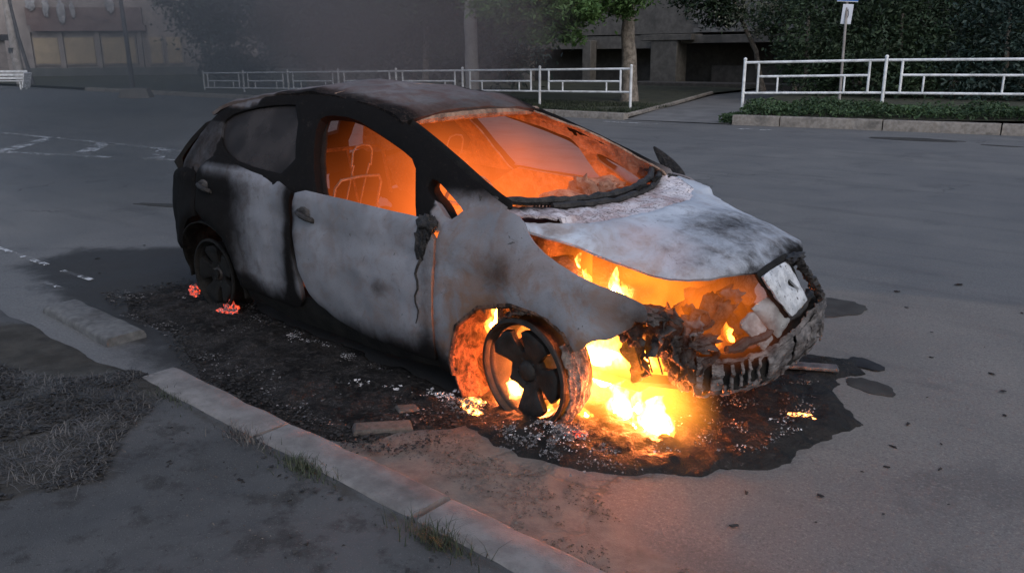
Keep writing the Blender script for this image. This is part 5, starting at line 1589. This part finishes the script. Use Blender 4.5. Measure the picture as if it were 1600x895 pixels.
# ------------------------------------------------------------------ sign, lamp post, utility pole, bench
sg = empty('road_sign', (-6.05, 19.3, .3), label='blue road sign over a white plate on a leaning grey post', cat='road sign')
sx = (-6.05, 19.3, .3)
g = Geo(); g.tube([(.0, .0, -.1), (-.10, .22, 1.3), (-.22, .46, 3.0)], .035, 8); g.obj('post', MT['pole'], sg)
MT['sign_blue'] = simple('sign_blue', (.03, .10, .32), (.04, .13, .38), 5, .5, .1, 60, .001)
MT['sign_white'] = simple('sign_white', (.45, .47, .52), (.55, .57, .62), 5, .55, .1, 60, .001)
rzs = math.atan2(-3.467-19.6, 2.2+6.2)+PI/2
def sign_plate(nm, c, w, h, mat, par):
    g = Geo(); g.box((0, 0, 0), (w, .02, h)); o = bevel(g.obj(nm, mat, par), .008)
    o.location = c; o.rotation_euler = (0, .06, rzs)
    return o
wp = sign_plate('white_plate', (-.15, .36, 2.22), .26, .50, MT['sign_white'], sg)
g = Geo()
g.tube([(.05*math.cos(t)*.55+.01, -.014, .09*math.sin(t)) for t in np.linspace(0, 2*PI, 21)], .007, 6, caps=False)
g.tube([(.01, -.014, -.15), (.01, -.014, -.09)], .007, 6); g.tube([(.01, -.014, .09), (.01, -.014, .13)], .007, 6)
g.obj('plate_symbol', MT['black'], wp)
bl = sign_plate('blue_panel', (-.16, .38, 2.84), .52, .62, MT['sign_blue'], sg)
g = Geo(); g.box((0, -.012, -.300), (.52, .008, .018)); g.obj('panel_rim', MT['sign_white'], bl)

lp = empty('lamp_post', (-31.2, 12.3, 0), label='thin dark lamp post on a pale concrete block in the smoke', cat='lamp post')
g = Geo(); g.box((0, 0, .17), (1.2, .9, .38), rz=.9, taper=.78); bevel(g.obj('concrete_block', MT['kerb'], lp), .03)
g = Geo(); g.tube([(-.1, -.05, .3), (-.45, .1, 2.2), (-1.1, .35, 4.6), (-1.9, .6, 8.0)], [.10, .09, .075, .06], 8); g.obj('pole', MT['darksteel'], lp)
g = Geo(); g.tube([(-1.9, .6, 8.0), (-1.6, -.2, 8.4), (-1.3, -1.2, 8.5)], .04, 6); g.box((-1.25, -1.5, 8.5), (.25, .6, .12)); g.obj('lamp_arm', MT['darksteel'], lp)
up_ = empty('utility_pole', (-49.2, 14.4, 0), label='grey concrete utility pole with a strut at the far left', cat='pole')
g = Geo(); g.tube([(-.1, .15, 0), (-.5, .2, 1.5), (-1.4, .5, 4.5), (-2.3, .9, 9)], [.28, .25, .22, .18], 9); g.obj('pole', MT['pole'], up_)
g = Geo(); g.tube([(.5, .5, 0), (-.3, .4, 2.6), (-.9, .4, 5)], [.10, .09, .07], 7); g.obj('strut', MT['darksteel'], up_)
g = Geo(); g.box((-.7, .2, 1.9), (.5, .4, .3)); g.obj('junction_box', MT['darksteel'], up_)
bn_ = empty('white_bench', (-45.0, 12.5, 0), label='white slatted bench at the far left below the utility pole', cat='bench')
rzb = math.atan2(1.0, 1.1)
def bpart(nm, c, s, rx=0, ry=0):
    g = Geo()
    R = Matrix.Rotation(rzb, 3, 'Z'); p = R @ Vector(c)
    g.box((p.x, p.y, p.z), s, rz=rzb, rx=rx, ry=ry)
    return g.obj(nm, MT['fence'], bn_)
for k in range(3): bpart('seat_slat', (-.3, -.30+.16*k, .42), (2.2, .12, .04))
for k in range(3): bpart('back_slat', (-.3, .22, .55+.16*k), (2.2, .04, .11), rx=-.15)
for x in (-1.2, .65):
    bpart('leg', (x, -.3, .2), (.08, .08, .42)); bpart('leg', (x, .18, .2), (.08, .08, .42))
bpart('side_panel', (.86, -.05, .45), (.06, .7, .75), ry=.25)

# ------------------------------------------------------------------ buildings
cb = empty('concrete_building', (-17, 31, .1), label='grey concrete building with dark ground-floor recess behind the trees', cat='building')
def cpart(nm, c, s, mat, parent=None, bev=0.0):
    g = Geo(); g.box((c[0]+17, c[1]-31, c[2]-.1), s)
    o = g.obj(nm, mat, parent or cb)
    if bev: bevel(o, bev)
    return o
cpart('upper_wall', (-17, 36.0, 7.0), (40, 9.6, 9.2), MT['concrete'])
cpart('balcony_slab', (-13.8, 31.2, 2.12), (7.0, 1.6, .34), MT['concrete'], bev=.02)
cpart('lintel', (-24, 31.5, 2.05), (10, .5, .6), MT['concrete'], bev=.02)
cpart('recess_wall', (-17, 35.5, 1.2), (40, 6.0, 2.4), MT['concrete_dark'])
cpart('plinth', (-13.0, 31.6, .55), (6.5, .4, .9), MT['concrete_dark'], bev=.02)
cpart('pillar', (-18.0, 30.6, 1.1), (1.35, .9, 2.1), MT['concrete'], bev=.03)
cpart('pillar_cap', (-17.9, 30.6, 2.22), (2.6, 1.0, .26), MT['concrete'], bev=.02)
cpart('pillar', (-22.6, 30.9, 1.1), (.5, .5, 2.1), MT['concrete'], bev=.03)
cpart('pillar', (-26.5, 30.9, 1.1), (.5, .5, 2.1), MT['concrete'], bev=.03)
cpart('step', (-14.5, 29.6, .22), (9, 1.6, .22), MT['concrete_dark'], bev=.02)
MT['tile_wall'] = simple('pale_wall_tile', (.11, .105, .098), (.18, .175, .165), 3, .8, .2, 60, .003)
tile = None
for r in range(7):
    for k in range(16):
        x = -16.9+k*.42+(.21 if r % 2 else 0); z = 2.52+r*.20
        if tile is None:
            tile = cpart('wall_tile', (x, 31.17, z), (.405, .05, .185), MT['tile_wall'])
        else:
            o = tile.copy(); COL.objects.link(o); o.parent = cb
            o.location = (x+16.9, .008*nz(k*1.1, r), z-2.52)

lbld = empty('shop_building', (-64.5, 25.5, 0), label='low shop building with beige lit windows at the far left', cat='building')
dvec = np.array([6.5, 7.45]); dvec = dvec/np.linalg.norm(dvec); rzl = math.atan2(dvec[1], dvec[0])
nvec = np.array([dvec[1], -dvec[0]])          # towards the street
O_ = np.array([-66.0, 21.4])
def lpart(nm, s0, s1, z0, z1, depth, out, mat, parent=None):
    mid = O_+dvec*(s0+s1)/2+nvec*(out-depth/2)
    g = Geo(); g.box((mid[0]+64.5, mid[1]-25.5, (z0+z1)/2), (s1-s0, depth, z1-z0), rz=rzl)
    return g.obj(nm, mat, parent or lbld)
MT['wall_pink'] = simple('old_plaster', (.17, .15, .145), (.23, .205, .195), 1.2, .9, .3, 20, .01)
MT['wall_base'] = simple('base_plaster', (.07, .075, .075), (.10, .105, .105), 1.2, .9, .3, 20, .01)
MT['cornice'] = simple('cornice_brown', (.10, .07, .068), (.14, .105, .10), 1.2, .85, .3, 20, .01)
M = Mat('lit_window')
c = M.mix(M.ramp(M.noise(1.5, 4), .3, .7), (.20, .165, .12), (.26, .21, .15))
MT['lit'] = M.bsdf(c, .5, 0, None, .4, (1.0, .72, .42), .02)
lpart('wall', -6, 16, -.2, 9, 6, -.25, MT['wall_pink'])
lpart('base_wall', -1.0, 16, -.2, .75, .4, .12, MT['wall_base'])
lpart('cornice', .3, 8.2, 3.35, 3.75, .6, .45, MT['cornice'])
lpart('awning_face', .0, 8.0, 3.75, 5.0, .3, .2, MT['cornice'])
for s0, s1 in ((.15, 1.85), (2.3, 4.35), (4.95, 7.2), (8.3, 9.1), (9.5, 10.5)):
    w_ = lpart('window', s0-.12, s1+.12, .92, 3.02, .16, -.12, MT['wall_pink'])
    lpart('pane', s0, s1, 1.05, 2.9, .05, -.06, MT['lit'], w_)
for s_ in (-.1, 2.08, 4.65, 7.6): lpart('pier', s_-.16, s_+.16, .7, 3.3, .25, .06, MT['wall_pink'])
MT['poster'] = simple('pale_cloth', (.15, .15, .16), (.26, .26, .27), 3, .8, .3, 20, .005)
for s_, z_, w2, h2 in ((.5, 5.2, .6, .9), (1.5, 5.0, .45, 1.3), (2.5, 4.7, .55, 1.6), (3.3, 4.85, .35, 1.0), (5.9, 5.2, .5, 1.2)):
    g = Geo(); g.lump((0, 0, 0), (w2/2, .10, h2/2), .5, 1.6, 3, s_)
    p_ = O_+dvec*s_+nvec*.35
    o = g.obj('hanging_banner', MT['poster'], lbld); o.location = (p_[0]+64.5, p_[1]-25.5, z_); o.rotation_euler = (0, 0, rzl)
kiosk = empty('kiosk', (-55.5, 14.5, 0), label='pale kiosk wall cut by the left picture edge', cat='kiosk')
g = Geo(); g.box((-.6, .2, 1.2), (1.6, 2.6, 2.7), rz=.2); g.obj('wall', MT['wall_pink'], kiosk)
g = Geo(); g.box((-.5, .2, 2.7), (1.9, 2.9, .35), rz=.2); g.obj('roof', MT['darksteel'], kiosk)
g = Geo(); g.box((.24, -.6, 1.4), (.1, .8, 1.5), rz=.2); g.obj('door', MT['cornice'], kiosk)
# distant terrace so that the horizon is closed by buildings and trees
tb = empty('apartment_block', (-40, 60, 0), label='far dark apartment block behind the trees', cat='building')
g = Geo(); g.box((-20, 0, 6), (110, 8, 13)); g.obj('wall', MT['concrete_dark'], tb)

# ------------------------------------------------------------------ smoke
def smoke_mat(name, dens, col=(.55, .55, .56)):
    M = Mat(name)
    p = M.n('ShaderNodeVolumePrincipled')
    p.inputs['Color'].default_value = (*col, 1)
    p.inputs['Density'].default_value = dens
    p.inputs['Anisotropy'].default_value = .2
    M.l(p.outputs[0], M.out.inputs['Volume'])
    M.m.cycles.homogeneous_volume = True
    return M.m
def smoke(name, label, blobs, dens, col=(.55, .55, .56)):
    b = blobs[0][0]
    root = empty(name, (b[0], b[1], 0), label=label, cat='smoke', kind='stuff')
    for i, (c, r) in enumerate(blobs):
        g = Geo(); g.lump((c[0]-b[0], c[1]-b[1], c[2]), r, .30, 1.5, 4, i*2.3+c[0])
        g.obj('smoke_puff', smoke_mat(name+'_air', dens*(1 if len(blobs[i]) < 3 else 1), col), root, sharp=0)
    return root
smoke('smoke', 'grey smoke drifting away behind the car tail and over the far fence',
      [((-12.5, 7.5, 2.2), (5.0, 3.2, 2.0)), ((-17.5, 9.0, 2.8), (6.5, 4.0, 2.6)), ((-24.0, 11.0, 3.2), (7.5, 4.8, 3.1)), ((-8.0, 5.0, 1.9), (3.2, 2.2, 1.3))], .045, (.17, .17, .175))
smoke('smoke', 'thin dark smoke trailing low over the road left of the car tail', [((-6.5, .6, .9), (2.6, 1.5, .85)), ((-9.5, 1.8, 1.2), (3.2, 2.2, 1.1))], .10, (.09, .10, .105))
smoke('smoke', 'thin smoke rising over the car roof, tinted with painted fire glow', [((-2.6, .8, 1.75), (1.5, .8, .6)), ((-4.2, 2.2, 1.9), (1.9, 1.1, .8))], .08, (.27, .205, .19))  # red of the fire put into the smoke colour; flames do not reach it
